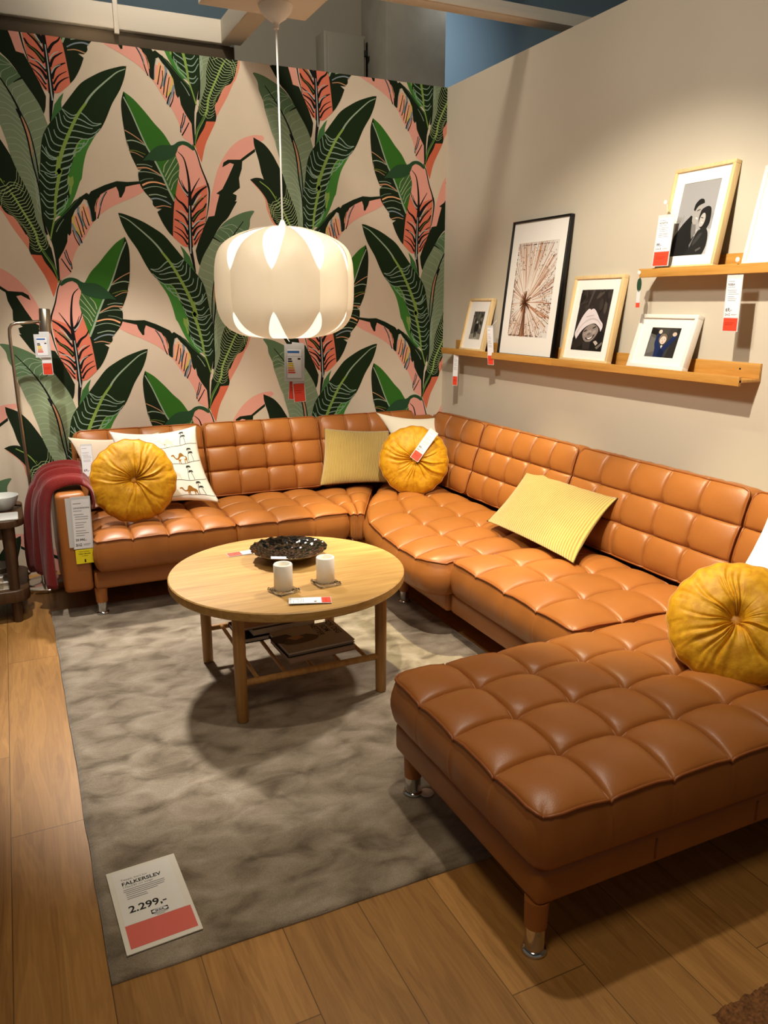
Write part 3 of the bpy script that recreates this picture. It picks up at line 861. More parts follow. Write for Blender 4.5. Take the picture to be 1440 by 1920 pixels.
def tufted(name, plan, nu, nv, T, bulge, xf, parent, side=.02, per=16, skirt=.0, seed=0, dip=.012, exps=(.5, .6), crease=.0065, mat='leather'):
    """closed, button-tufted cushion. plan(u,v)->(x,y); top rises from the piping at height T; ends: which borders taper down"""
    rnd = random.Random(seed)
    NU, NV = nu * per, nv * per
    def warp(i):
        # grid lines crowd together at the seams
        c, t_ = divmod(i / per, 1)
        return c + t_ - .82 * math.sin(2 * PI * t_) / (2 * PI)
    gu = [warp(i) / nu for i in range(NU + 1)]; gv = [warp(j) / nv for j in range(NV + 1)]
    def fz(u, v):
        p, q = u * nu, v * nv
        sp, sq = abs(math.sin(PI * p)), abs(math.sin(PI * q))
        # distance to the border keeps only a soft roll-off where the cushion ends at another one
        a = sp ** exps[0]; b = sq ** exps[1]
        z = bulge * (.5 * a + .5 * b) * (.45 + .55 * min(1, (a * b) ** .5 + .1))
        # stitched seams: narrow creases between the buttons
        dp, dq = abs(p - round(p)), abs(q - round(q))
        if 0 < round(p) < nu: z -= crease * math.exp(-(dp / .022) ** 2)
        if 0 < round(q) < nv: z -= crease * .8 * math.exp(-(dq / .022) ** 2)
        # buttons
        rp, rq = round(p), round(q)
        if 0 < rp < nu and 0 < rq < nv:
            r2 = (p - rp) ** 2 + (q - rq) ** 2
            z -= dip * math.exp(-r2 / .012)
        # crown of the whole pad
        z += bulge * .55 * (1 - (2 * u - 1) ** 4) * (1 - (2 * v - 1) ** 4)
        # puckers running off the seams
        fr = math.exp(-min(sp, sq) / .22)
        z += .0016 * fr * math.sin(p * 23 + q * 5 + seed) * math.sin(q * 19 - p * 3)
        return z
    mb = MB(xf)
    ids = {}
    for i in range(NU + 1):
        for j in range(NV + 1):
            u, v = gu[i], gv[j]
            x, y = plan(u, v)
            z = T + fz(u, v)
            # slight inward/outward roll at the border
            ids[i, j] = mb.P((x, y, z))
    for i in range(NU):
        for j in range(NV):
            mb.F([ids[i, j], ids[i + 1, j], ids[i + 1, j + 1], ids[i, j + 1]])
    loop = [(i, 0) for i in range(NU)] + [(NU, j) for j in range(NV)] + [(i, NV) for i in range(NU, 0, -1)] + [(0, j) for j in range(NV, 0, -1)]
    L2 = [Vector(plan(gu[i], gv[j])) for i, j in loop]
    n = len(L2)
    nrm = []
    for k in range(n):
        d = L2[(k + 1) % n] - L2[k - 1]
        d = d.normalized() if d.length > 1e-9 else Vector((1, 0))
        nrm.append(Vector((d.y, -d.x)))
    top = [ids[q] for q in loop]
    prev = top
    for s_ in range(1, 8):
        f = s_ / 7
        off = side * math.sin(PI * min(1, f * 1.05)) - (.012 if s_ == 7 else 0)
        z = T * (1 - f) + skirt
        cur = []
        for k in range(n):
            wv = .0022 * math.sin(k * .9 + seed) * math.sin(f * PI) * math.sin(k * .21 + seed * 2)
            p = L2[k] + nrm[k] * (off + wv)
            cur.append(mb.P((p.x, p.y, z)))
        for k in range(n):
            mb.F([prev[k], cur[k], cur[(k + 1) % n], prev[(k + 1) % n]])
        prev = cur
    mb.F(prev)
    o = mb.build(name, M[mat], parent, smooth=True)
    pb = MB(xf)
    pb.tube([(L2[k].x + nrm[k].x * .002, L2[k].y + nrm[k].y * .002, T + .001 + fz(gu[loop[k][0]], gv[loop[k][1]])) for k in range(0, n, 2)], .0042, 6, closed=True)
    pb.build('piping', M['leather_piping'], o, smooth=True)
    return o

def rect_plan(W_, D_, r):
    return lambda u, v: rounded(u, v, W_, D_, r)

def seat(x0, x1, y0, y1, nu, nv, z0=.245, T=.150, seed=0, r=.035, bulge=.030):
    xf = Matrix.Translation((x0, y0, z0))
    return tufted('seat_cushion', rect_plan(x1 - x0, y1 - y0, r), nu, nv, T, bulge, xf, SOFA, side=.016, seed=seed)

def back(o, ex, W_, Hh, lean, nu, nv, T=.13, seed=0, ry=.03):
    """o: lower corner on the cushion's rear face, ex along the wall; leans back by lean radians"""
    ex = Vector(ex).normalized()
    up0 = Vector((0, 0, 1))
    out = ex.cross(up0).normalized()          # towards the room
    ey = (up0 * math.cos(lean) - out * math.sin(lean))
    xf = frame_mat(o, ex, ey)
    return tufted('back_cushion', rect_plan(W_, Hh, ry), nu, nv, T, .026, xf, SOFA, side=.014, seed=seed, dip=.014, per=14)

G = .006
# seats: left run along the wallpaper
seat(-2.355, -1.672 - G, -.885, -.31, 4, 3, seed=1)
seat(-1.672 + G, -1.055 - G, -.890, -.31, 3, 3, seed=2)
# small wedge seat of the corner and the big curved corner pad
Lp = [(-1.05, -1.845), (-1.085, -1.72), (-1.09, -1.56), (-1.075, -1.36), (-1.03, -1.10), (-.90, -.80), (-.72, -.52), (-.60, -.345)]
def corner_plan(u, v):
    t_ = v * (len(Lp) - 1); i = min(int(t_), len(Lp) - 2); f = t_ - i
    g = lambda k: Vector(Lp[max(0, min(len(Lp) - 1, k))])
    p0, p1, p2, p3 = g(i - 1), g(i), g(i + 1), g(i + 2)
    L_ = .5 * ((2 * p1) + (p2 - p0) * f + (2 * p0 - 5 * p1 + 4 * p2 - p3) * f * f + (3 * p1 - p0 - 3 * p2 + p3) * f ** 3)
    R_ = Vector((-.335, -1.815 + v * 1.475))
    p = L_.lerp(R_, u)
    c = .05
    # round the two front corners
    return p.x + (c * (1 - v * 12) ** 2 * (1 - u) ** 8 if v < 1 / 12 else 0), p.y
tufted('seat_cushion', corner_plan, 3, 7, .150, .030, Matrix.Translation((0, 0, .243)), SOFA, side=.03, seed=3)
def wedge_plan(u, v):
    a = Vector((-1.05, -.895)).lerp(Vector((-.985, -.915)), u)
    b = Vector((-1.05, -.315)).lerp(Vector((-.66, -.315)), u)
    p = a.lerp(b, v); return p.x, p.y
tufted('seat_cushion', wedge_plan, 2, 3, .142, .026, Matrix.Translation((0, 0, .245)), SOFA, side=.006, seed=4)
# right run and chaise
seat(-.985, -.345, -2.695 + G, -1.86 , 3, 4, seed=5, z0=.250, T=.152)
seat(-1.685, -.345, -3.470, -2.70 - G, 7, 4, seed=6, T=.146, r=.05, bulge=.034, z0=.245)

# backs
LE = .30
bz = .395
for k, (xa, xb, n) in enumerate(((-2.36, -1.685, 4), (-1.675, -.985, 4), (-.975, -.33, 4))):
    back((xa + G, -.215, bz), (1, 0, 0), xb - xa - 2 * G, .415, LE, n, 3, seed=20 + k)
for k, (ya, yb, n) in enumerate(((-.33, -.90, 3), (-.91, -1.735, 5), (-1.745, -2.715, 5), (-2.725, -3.46, 4))):
    back((-.215, ya - G, bz), (0, -1, 0), abs(yb - ya) - 2 * G, .415, LE, n, 3, seed=30 + k)

# upholstered base, frames and arm
def pad(name, lo, hi, bev=.018, mat='leather', parent=SOFA):
    mb = MB(); mb.box(lo, hi); return mb.build(name, M[mat], parent, bevel=bev, seg=3)
BZ0, BZ1 = .145, .243
pad('base', (-2.372, -.835, BZ0), (-.975, -.10, BZ1))
pad('base', (-.972, -1.80, BZ0), (-.10, -.10, BZ1))
pad('base', (-.955, -2.70, BZ0), (-.10, -1.806, BZ1))
pad('base', (-1.672, -3.455, BZ0), (-.10, -2.706, BZ1))
pad('back_frame', (-2.372, -.095, BZ0), (-.10, -.022, .775), .03)
pad('back_frame', (-.095, -3.46, BZ0), (-.022, -.022, .775), .03)
pad('armrest', (-2.508, -.832, BZ0), (-2.376, -.022, .632), .022)
# vertical panel seams in the base
for p in ((-1.32, -3.4575), (-.97, -3.4575)):
    mb = MB(); mb.tube([(p[0], p[1] + .002, BZ0 + .02), (p[0], p[1] + .002, BZ1 - .02)], .003, 6)
    mb.build('base_seam', M['leather_piping'], SOFA, smooth=True)
# legs: leather covered post over a chrome foot
for x, y_, z in ((-2.345, -.80, 0), (-1.65, -3.425, 0), (-1.635, -2.765, 0), (-.93, -1.30, 0), (-.90, -2.45, 0), (-.16, -3.40, 0), (-2.42, -.12, 0), (-1.15, -.80, 0)):
    t0 = .0145 if (-2.55 < x < -.87 and -3.1 < y_ < -.68) else 0
    mb = MB(); mb.lathe([(0, .15), (.030, .15), (.027, .075), (0, .075)], 24, (x, y_, 0))
    lg = mb.build('leg', M['leather'], SOFA, smooth=True, autosmooth=.9)
    mb = MB(); mb.lathe([(0, t0), (.029, t0), (.031, t0 + .004), (.029, t0 + .009), (.0235, t0 + .012), (.0245, .076), (0, .076)], 24, (x, y_, 0))
    mb.build('metal_foot', M['chrome'], lg, smooth=True, autosmooth=.9)
# ------------------------------------------------------------------ rug
def make_rug():
    x0, x1, y0, y1, th = -2.575, -.872, -3.105, -.66, .0135
    nx, ny = 120, 170
    mb = MB()
    ids = {}
    for i in range(nx + 1):
        for j in range(ny + 1):
            u, v = i / nx, j / ny
            x, y = x0 + (x1 - x0) * u, y0 + (y1 - y0) * v
            e = min(u * nx, (1 - u) * nx, v * ny, (1 - v) * ny)
            if e == 0:
                w = .004 * noise.noise(Vector((x * 6, y * 6, 0))); x += w if u in (0, 1) else 0; y += w if v in (0, 1) else 0
            z = th + .0012 * noise.noise(Vector((x * 9, y * 9, 3))) - (.006 if e == 0 else 0)
            ids[i, j] = mb.P((x, y, z))
    for i in range(nx):
        for j in range(ny):
            mb.F([ids[i, j], ids[i + 1, j], ids[i + 1, j + 1], ids[i, j + 1]])
    loop = [(i, 0) for i in range(nx)] + [(nx, j) for j in range(ny)] + [(i, ny) for i in range(nx, 0, -1)] + [(0, j) for j in range(ny, 0, -1)]
    bot = []
    for q in loop:
        p = mb.v[ids[q]]; bot.append(mb.P((p.x, p.y, .0005)))
    n = len(loop)
    for k in range(n):
        mb.F([ids[loop[k]], bot[k], bot[(k + 1) % n], ids[loop[(k + 1) % n]]])
    o = mb.build('area_rug', M['rug'], smooth=True)
    tag(o, 'taupe grey low pile rug with mottled sheen under the round coffee table', 'rug')
make_rug()
RZ = .0145

# ------------------------------------------------------------------ coffee table
TX, TY, TZ, TR = -1.722, -1.842, .475, .461
ct = thing('coffee_table', 'round oak coffee table with four legs and a slatted lower rack', 'table', (TX, TY, 0))
mb = MB(); mb.lathe([(0, TZ - .036), (TR - .004, TZ - .036), (TR, TZ - .031), (TR, TZ - .004), (TR - .004, TZ), (0, TZ)], 96, (TX, TY, 0))
mb.build('table_top', M['oak'], ct, smooth=True, autosmooth=.6)
LX, LY = .278, .275
for sx in (-1, 1):
    for sy in (-1, 1):
        mb = MB(); mb.lathe([(0, RZ), (.018, RZ), (.021, RZ + .006), (.0225, .30), (.0225, TZ - .037), (0, TZ - .037)], 24, (TX + sx * LX, TY + sy * LY, 0))
        mb.build('leg', M['oak_leg'], ct, smooth=True, autosmooth=.9)
RKZ = .165
for sy in (-1, 1):
    mb = MB(); mb.tube([(TX - LX, TY + sy * LY, RKZ), (TX + LX, TY + sy * LY, RKZ)], .0125, 16)
    mb.build('rail', M['oak_leg'], ct, smooth=True, autosmooth=.9)
for k in range(5):
    xx = TX - .215 + k * .1075
    mb = MB(); mb.tube([(xx, TY - LY + .005, RKZ + .006), (xx, TY + LY - .005, RKZ + .006)], .0075, 12)
    mb.build('rod', M['oak_leg'], ct, smooth=True, autosmooth=.9)

# ------------------------------------------------------------------ books on the rack
def book(x, y, z, w, d, h, rot, cover, label, spine_txt=None, group='books on the rack of the coffee table', art=None, page=None):
    xf = Matrix.Translation((x, y, z)) @ Matrix.Rotation(rot, 4, 'Z')
    t = thing('book', label, 'book', (x, y, z), group)
    mb = MB(xf); mb.box((-w / 2 + .003, -d / 2 + .004, .0022), (w / 2 - .003, d / 2 - .003, h - .0022)); mb.build('pages', page or M['pages'], t)
    mb = MB(xf)
    mb.box((-w / 2, -d / 2, 0), (w / 2, d / 2, .002)); mb.box((-w / 2, -d / 2, h - .002), (w / 2, d / 2, h)); mb.box((-w / 2, d / 2 - .002, .002), (w / 2, d / 2, h - .002))
    mats = [cover]
    c = mb.build('cover', mats, t)
    if art: art(xf, w, d, h, c)
    if spine_txt:
        mb = MB(xf); text_mesh(mb, spine_txt, h * .55, lambda a, b: (a, -d / 2 - .0006, b + h * .28), 0, 'CENTER'); mb.build('printed_text', M['label'], c, fix=False)
    return t
RT = RKZ + .0145
def art_top(xf, w, d, h, parent):
    mb = MB(xf)
    fn = lambda a, b: (a, b, h + .0004)
    for row, s_ in enumerate(('FOR DEG', 'SOM', 'NETTER')):
        # lettering runs down the cover, read from the right-hand edge
        f2 = lambda a, b, r=row: (w * .36 - r * .034 + b, d * .06 - a + .035, h + .0004)
        text_mesh(mb, s_, .034, f2, 0, 'CENTER', .02)
    mb.build('cover_title', M['ink'], parent, fix=False)
    mb = MB(xf)
    mb.polyflat(smooth_path([(-.15, .055), (-.085, .062), (-.07, .035), (-.09, .0), (-.125, -.02), (-.155, .0)], 4), fn, 0)
    mb.polyflat(smooth_path([(-.13, -.02), (-.07, .02), (-.01, .03), (.03, -.005), (.005, -.035), (-.06, -.045), (-.11, -.04)], 4), lambda a, b: (a, b, h + .0006), 1)
    mb.polyflat(smooth_path([(-.10, .02), (-.05, .035), (-.03, .005), (-.07, -.01)], 4), lambda a, b: (a, b, h + .0008), 2)
    mb.build('cover_picture', [flat('print_dark', '#4a4038'), flat('print_leaf', '#5d513f'), flat('print_skin', '#a98763')], parent, fix=False)
# bottom to top: front stack of three, then the black books behind
book(-1.665, -1.955, RT, .275, .215, .022, .04, flat('cover_cream', '#c9b498'), 'cream paged book at the bottom of the stack on the rack', page=flat('page_rose', '#cbb09a'))
book(-1.672, -1.950, RT + .0225, .272, .212, .008, .05, flat('cover_black', '#151413'), 'thin black covered book in the middle of the stack on the rack')
book(-1.668, -1.952, RT + .031, .275, .215, .013, .045, flat('cover_grey', '#9c9384'), 'grey covered book with dark lettering on top of the rack stack', art=art_top)
book(-1.765, -1.715, RT, .30, .20, .020, .03, flat('cover_black', '#151413'), 'black book lying at the bottom of the rear pile on the rack')
book(-1.735, -1.712, RT + .0205, .27, .19, .030, .04, flat('cover_black', '#151413'), 'thick black book with white spine lettering behind the grey book', 'KUNSTEN AT BO')
book(-1.80, -1.716, RT + .051, .20, .18, .012, .03, flat('cover_rose', '#9b7a66'), 'rose covered book on top of the rear pile under the table top')

# ------------------------------------------------------------------ things on the table
def plate():
    c = Vector((-1.675, -1.715, TZ)); R = .158
    t = thing('decorative_dish', 'dark shiny dish with dimpled scales and wavy rim on the oak table', 'dish', c)
    mb = MB()
    nr, na = 44, 200
    def top(r, a):
        z = .012 + .040 * (r ** 2.2)
        # overlapping scale shaped dimples in rings
        ring = r * 3.4; ri = math.floor(ring); fr = ring - ri
        n = max(5, int(5 + 5 * ri)); ph = (a / (2 * PI) * n + .5 * (ri % 2)) % 1
        d = ((ph - .5) * 2) ** 2 + ((fr - .5) * 2) ** 2
        z += -.0034 * max(0, 1 - d) + .001
        if r > .9: z += .0015 * math.sin(a * 22) * (r - .9) * 10
        return z
    rings = [[mb.P(c + Vector((0, 0, top(0, 0))))]]
    for i in range(1, nr + 1):
        r = i / nr
        rings.append([mb.P(c + Vector((R * r * (1 + (0.012 * math.cos(22 * 2 * PI * j / na) if r > .95 else 0)) * math.cos(2 * PI * j / na), R * r * (1 + (0.012 * math.cos(22 * 2 * PI * j / na) if r > .95 else 0)) * math.sin(2 * PI * j / na), top(r, 2 * PI * j / na)))) for j in range(na)])
    for j in range(na): mb.F([rings[0][0], rings[1][j], rings[1][(j + 1) % na]])
    for i in range(1, nr):
        for j in range(na): mb.F([rings[i][j], rings[i + 1][j], rings[i + 1][(j + 1) % na], rings[i][(j + 1) % na]])
    prev = rings[-1]
    for rr, zz in ((.98, .045), (.7, .016), (.42, .0005)):
        cur = [mb.P(c + Vector((R * rr * math.cos(2 * PI * j / na), R * rr * math.sin(2 * PI * j / na), zz))) for j in range(na)]
        for j in range(na): mb.F([prev[j], cur[j], cur[(j + 1) % na], prev[(j + 1) % na]])
        prev = cur
    mb.F(prev)
    mb.build('dish_body', M['dark_chrome'], t, smooth=True)
    mb = MB(frame_mat(c + Vector((-.085, -.135, .0545)), (1, -.25, -.08), (.2, 1, .3)))
    mb.box((-.03, -.008, 0), (.03, .008, .0008)); mb.build('sticker', M['label'], t)
plate()

def candle(x, y, lab1, lab2, rot):
    z = TZ
    t = thing('candle_coaster', lab2, 'coaster', (x, y, z), 'glass coasters under the candles')
    xf = Matrix.Translation((x, y, z + .0005)) @ Matrix.Rotation(rot, 4, 'Z')
    mb = MB(xf); mb.box((-.044, -.044, 0), (.044, .044, .011)); mb.build('plate', M['glass'], t, bevel=.004)
    k = 0
    for a in range(-3, 4, 1):
        for (px, py) in ((a * .0125, -.039), (a * .0125, .039), (-.039, a * .0125), (.039, a * .0125)):
            if abs(a) == 3 and abs(px) < .039 and abs(py) < .039: continue
            mb = MB(xf @ Matrix.Translation((px, py, .0115)))
            mb.lathe([(.0045, 0), (.0042, .0022), (.0025, .0038), (0, .0043)], 10)
            if k % 2 == 0: mb.build('bead', M['glass'], t, smooth=True)
            k += 1
    tag_ = thing('pillar_candle', lab1, 'candle', (x, y, z + .012), 'white pillar candles on the coffee table')
    mb = MB(); r = .0345
    mb.lathe([(0, 0), (r - .002, 0), (r, .002), (r, .092), (r - .002, .095), (r - .007, .0955), (r - .009, .094), (r - .010, .080), (0, .078)], 40, (x, y, z + .0122))
    mb.build('wax', M['candle'], tag_, smooth=True, autosmooth=.9)
candle(-1.815, -2.075, 'left white pillar candle beside the folded price tag', 'clear glass beaded coaster under the left candle', .3)
candle(-1.647, -2.065, 'right white pillar candle in front of the dark dish', 'clear glass beaded coaster under the right candle', .12)

# ------------------------------------------------------------------ price tags
def bars(mb, rows, fn, mi=0):
    for (x, y, w, h) in rows:
        mb.quad(fn(x, y), fn(x + w, y), fn(x + w, y + h), fn(x, y + h), mi)

def price_tag(xf, w, h, red_h, title, price, label, group, red='red', hook=None, logo=True, name='price_tag', sub=None, off=.0006, text_rows=7, cord_=True):
    """local frame: x right, y up with 0 at the bottom, z towards the viewer"""
    t = thing(name, label, 'price tag', xf.translation, group)
    e = .0005
    mb = MB(xf); mb.box((0, 0, -e), (w, h, e)); mb.build('sleeve', M['sleeve'], t)
    mb = MB(xf); mb.box((w * .06, red_h + h * .01, e), (w * .94, h * .94, e + off)); card = mb.build('card', M['label'], t)
    if red_h:
        mb = MB(xf); mb.box((w * .06, h * .012, e), (w * .94, red_h, e + off)); rp = mb.build('strip', M[red], t)
        mb = MB(xf); fz = lambda a, b: (a, b, e + off + .0002)
        bars(mb, [(w * .15, red_h * .62, w * .6, h * .006), (w * .15, red_h * .5, w * .52, h * .006)], fz); mb.build('small_print', flat('strip_ink', '#8a1c10'), rp, fix=False)
    mb = MB(xf)
    fz = lambda a, b: (a, b, e + off + .0002)
    top = h * .93; ch = top - red_h
    rows = []
    rnd = random.Random(len(title) + int(w * 1e4))
    bars(mb, [(w * .12, top - ch * .07, w * .4, ch * .012)], fz, 1)
    if title: text_mesh(mb, title, min(ch * .085, w * .82 / max(1, len(title)) * 1.5), lambda a, b: fz(w * .12 + a, top - ch * .17 + b), 0, 'LEFT', .015)
    y = top - ch * .22
    for k in range(text_rows):
        rows.append((w * (.12 if k < 2 else .17), y, w * rnd.uniform(.4, .7), ch * .011)); y -= ch * .048 * (1 if k % 3 else 1.5)
    bars(mb, rows, fz, 1)
    if price: text_mesh(mb, price, min(ch * .13, w * .3, w * .8 / max(1, len(price)) * 1.75), lambda a, b: fz(w * .12 + a, red_h + ch * .17 + b), 0, 'LEFT', .02)
    if logo:
        lw, lh = w * .3, ch * .055
        lx, ly = w * .12, red_h + ch * .06
        bars(mb, [(lx, ly, lw, lh)], fz, 0)
        f3 = lambda a, b: (a, b, e + off + .0004)
        mb.polyflat([(lx + lw / 2 + lw * .47 * math.cos(q * PI / 12), ly + lh / 2 + lh * .46 * math.sin(q * PI / 12)) for q in range(24)], f3, 2)
        text_mesh(mb, 'IKEA', lh * .72, lambda a, b: (lx + lw / 2 + a, ly + lh * .24 + b, e + off + .0006), 0, 'CENTER', .03)
        bars(mb, [(w * .5, ly + lh * .6, w * .36, ch * .009), (w * .5, ly + lh * .2, w * .3, ch * .009)], fz, 1)
    mb.build('printed_text', [M['ink'], M['grey_ink'], M['label']], card, fix=False)
    if hook is not None:
        mb = MB(); mb.tube([xf @ Vector((w / 2, h * .965, e)), (xf @ Vector((w / 2, h * .965, e)) + Vector(hook)) / 2 + Vector((.002, -.002, 0)), hook], .0009, 6) if False else None
        a = xf @ Vector((w / 2, h * .965, e)); b = Vector(hook)
        mb = MB(); mb.tube([a, a.lerp(b, .5) + Vector((0, -.002, -.002)), b], .0011, 6); mb.build('string', M['cord_white'], t, smooth=True)
    return t

# tag lying on the table in front of the left candle, and one under the dish
price_tag(frame_mat((-1.700, -2.262, TZ + .0040), (.30, .95, 0), (-.95, .30, .02)), .058, .150, .034, '', '49,-', 'folded price tag with orange end lying by the left candle', 'price tags on the coffee table', 'red', text_rows=4, logo=False)
price_tag(frame_mat((-1.895, -1.545, TZ + .0012), (.02, -1, 0), (1, .02, .01)), .050, .195, .058, '', '', 'price tag with orange end slid under the rim of the dark dish', 'price tags on the coffee table', 'red', text_rows=5, logo=False)

# large price card lying on the rug
def rug_card():
    o = Vector((-2.533, -3.050, RZ + .0016))
    ex = Vector((-2.355, -3.044, 0)) - Vector((-2.535, -3.052, 0)); ey = Vector((-.003, .306, 0))
    xf = frame_mat(o, ex, ey)
    w, h = .180, .305
    t = thing('price_card', 'large white price card with pink strip lying on the rug corner', 'price card', o)
    mb = MB(xf); mb.box((0, 0, 0), (w, h, .0025)); mb.build('board', flat('card_white', '#e4ded2'), t)
    mb = MB(xf); mb.box((.012, .0925, .0026), (w - .018, h - .012, .0031)); c = mb.build('card', flat('card_paper', '#e6e2dc'), t)
    mb = MB(xf); mb.box((.012, .014, .0026), (w - .008, .0920, .0031)); mb.build('strip', M['red_soft'], t)
    mb = MB(xf); fz = lambda a, b: (a, b, .0034)
    text_mesh(mb, 'Tæppe, kort luv', .0105, lambda a, b: fz(.030 + a, .256 + b), 1)
    text_mesh(mb, 'FALKERSLEV', .0185, lambda a, b: fz(.030 + a, .237 + b), 0, 'LEFT', .022)
    text_mesh(mb, '170x240 cm beige', .0105, lambda a, b: fz(.030 + a, .226 + b), 1)
    bars(mb, [(.030, .218, .105, .0022), (.030, .211, .105, .0022), (.034, .204, .098, .0022), (.034, .197, .08, .0022), (.034, .189, .05, .0022), (.034, .182, .052, .0022)], fz, 1)
    text_mesh(mb, '2.299,-', .034, lambda a, b: fz(.030 + a, .132 + b), 0, 'LEFT', .02)
    bars(mb, [(.079, .1035, .042, .0145)], fz, 0)
    mb.polyflat([(.100 + .0195 * math.cos(q * PI / 12), .1107 + .0064 * math.sin(q * PI / 12)) for q in range(24)], lambda a, b: (a, b, .0036), 2)
    text_mesh(mb, 'IKEA', .0105, lambda a, b: (.100 + a, .1071 + b, .0038), 0, 'CENTER', .03)
    bars(mb, [(.084, .0995, .034, .0014), (.090, .0955, .02, .0014)], fz, 1)
    mb.build('printed_text', [M['ink'], M['grey_ink'], M['label']], c, fix=False)
rug_card()
# pale disc beside the chaise leg
mb = MB(); mb.lathe([(0, 0), (.020, 0), (.022, .003), (.020, .0055), (0, .006)], 24, (-1.600, -2.790, RZ + .001))
tag(mb.build('furniture_pad', flat('pad_pink', '#e6cdbb'), smooth=True, autosmooth=.9), 'small round pale pad on the rug beside the chaise foot', 'pad')
# ------------------------------------------------------------------ picture ledges on the beige wall
def ledge(y0, y1, z0, label, holes=()):
    t = thing('picture_ledge', label, 'shelf', (0, (y0 + y1) / 2, z0), 'bamboo picture ledges')
    mb = MB(); mb.box((-.118, y1, z0 - .0), (-.001, y0, z0 + .012)); mb.build('shelf_board', M['bamboo'], t, bevel=.0015)
    mb = MB(); mb.box((-.013, y1, z0 + .012), (-.001, y0, z0 + .070)); mb.build('back_board', M['bamboo'], t, bevel=.0015)
    mb = MB(); mb.box((-.120, y1, z0 - .012), (-.106, y0, z0 + .024)); mb.build('front_lip', M['bamboo'], t, bevel=.0015)
    for hy in holes:
        mb = MB(); mb.lathe([(0, -.0005), (.004, -.0005), (.004, .001), (0, .001)], 12); 
        mb.v = [Vector((-.0135 - p.z, hy + p.x, z0 + .045 + p.y)) for p in mb.v]; mb.build('screw', M['ink'], t)
ZA, ZB = 1.197, 1.612
ledge(-.195, -1.345, ZA, 'lower bamboo picture ledge, the half with the tall black frame')
ledge(-1.347, -2.512, ZA, 'lower bamboo picture ledge, the half with the square white frame', (-2.42,))
ledge(-1.925, -3.075, ZB, 'upper bamboo picture ledge under the framed couple portrait')

# ------------------------------------------------------------------ framed pictures leaning on the ledges
def framed(yl, yr, z0, xb, Hh, lean, depth, fw, mat, opening, label, art, recess=.010, group='framed pictures on the ledges'):
    """yl is the side nearer the corner; lower edge rests at (xb, z0); lean in radians"""
    Wd = abs(yr - yl)
    xb = -.1045 + depth
    lean = math.asin((-xb - .0015) / Hh)
    ey = Vector((math.sin(lean), 0, math.cos(lean)))
    xf = frame_mat((xb, yl, z0), (0, -1, 0), ey)      # z towards the room
    t = thing('framed_picture', label, 'framed picture', (xb, (yl + yr) / 2, z0), group)
    z1 = depth
    mb = MB(xf)
    for lo, hi in (((0, 0, 0), (Wd, fw, z1)), ((0, Hh - fw, 0), (Wd, Hh, z1)), ((0, fw, 0), (fw, Hh - fw, z1)), ((Wd - fw, fw, 0), (Wd, Hh - fw, z1))):
        mb.box(lo, hi)
    mb.build('frame', mat, t, bevel=.0012)
    mb = MB(xf); mb.box((fw * .5, fw * .5, .002), (Wd - fw * .5, Hh - fw * .5, .005)); mb.build('backing', M['ink'], t)
    a0, a1, b0, b1 = opening
    zm = z1 - recess
    mb = MB(xf)
    for lo, hi in (((fw, fw), (Wd - fw, b0)), ((fw, b1), (Wd - fw, Hh - fw)), ((fw, b0), (a0, b1)), ((a1, b0), (Wd - fw, b1))):
        mb.box((*lo, zm - .002), (*hi, zm))
    mb.build('mat_board', M['mat_board'], t)
    art(xf, a0, a1, b0, b1, zm - .0022, t)
    return t

def art_panel(xf, a0, a1, b0, b1, z, t, layers, bg, name='print'):
    """layers: (colour, polygon in 0..1 units) painted in order"""
    cols = [bg]
    mb = MB(xf)
    fn = lambda u, v, k=0: (a0 + (a1 - a0) * u, b0 + (b1 - b0) * v, z + .00012 * k)
    mb.quad(fn(0, 0), fn(1, 0), fn(1, 1), fn(0, 1), 0)
    for k, (c, pts, sm) in enumerate(layers):
        if c not in cols: cols.append(c)
        pl = smooth_path(pts, 4, True, 60) if sm else pts
        pl = [(min(1, max(0, p[0])), min(1, max(0, p[1]))) for p in pl]
        mb.polyflat(pl, lambda u, v, k=k: fn(u, v, k + 1), cols.index(c))
    return mb.build(name, [flat('photo_' + c.strip('#'), c, .5) for c in cols], t, fix=False)

def el(cx, cy, rx, ry, n=18, rot=0):
    return [(cx + rx * math.cos(2 * PI * k / n) * math.cos(rot) - ry * math.sin(2 * PI * k / n) * math.sin(rot), cy + rx * math.cos(2 * PI * k / n) * math.sin(rot) + ry * math.sin(2 * PI * k / n) * math.cos(rot)) for k in range(n)]

def art_walk(xf, a0, a1, b0, b1, z, t):
    r = random.Random(5); L = []
    for k in range(26):
        L.append((r.choice(['#2c2a25', '#6a675d', '#817d70', '#3c3a33']), el(r.random(), r.uniform(.4, 1), r.uniform(.05, .16), r.uniform(.02, .07), 8, r.uniform(0, 3)), 1))
    L.append(('#8c8879', [(0, 0), (1, 0), (1, .18), (.5, .24), (0, .16)], 0))
    L.append(('#9c988a', [(.3, 0), (.75, 0), (.62, .3), (.5, .3)], 0))
    L += [('#24221e', [(.36, .28), (.64, .28), (.70, .48), (.60, .58), (.42, .58), (.33, .46)], 1), ('#1d1c19', [(.40, .06), (.48, .06), (.50, .3), (.40, .3)], 0), ('#1d1c19', [(.53, .08), (.61, .08), (.61, .3), (.52, .3)], 0), ('#b5b1a4', el(.50, .61, .07, .05, 12), 1)]
    art_panel(xf, a0, a1, b0, b1, z, t, L, '#55524a')

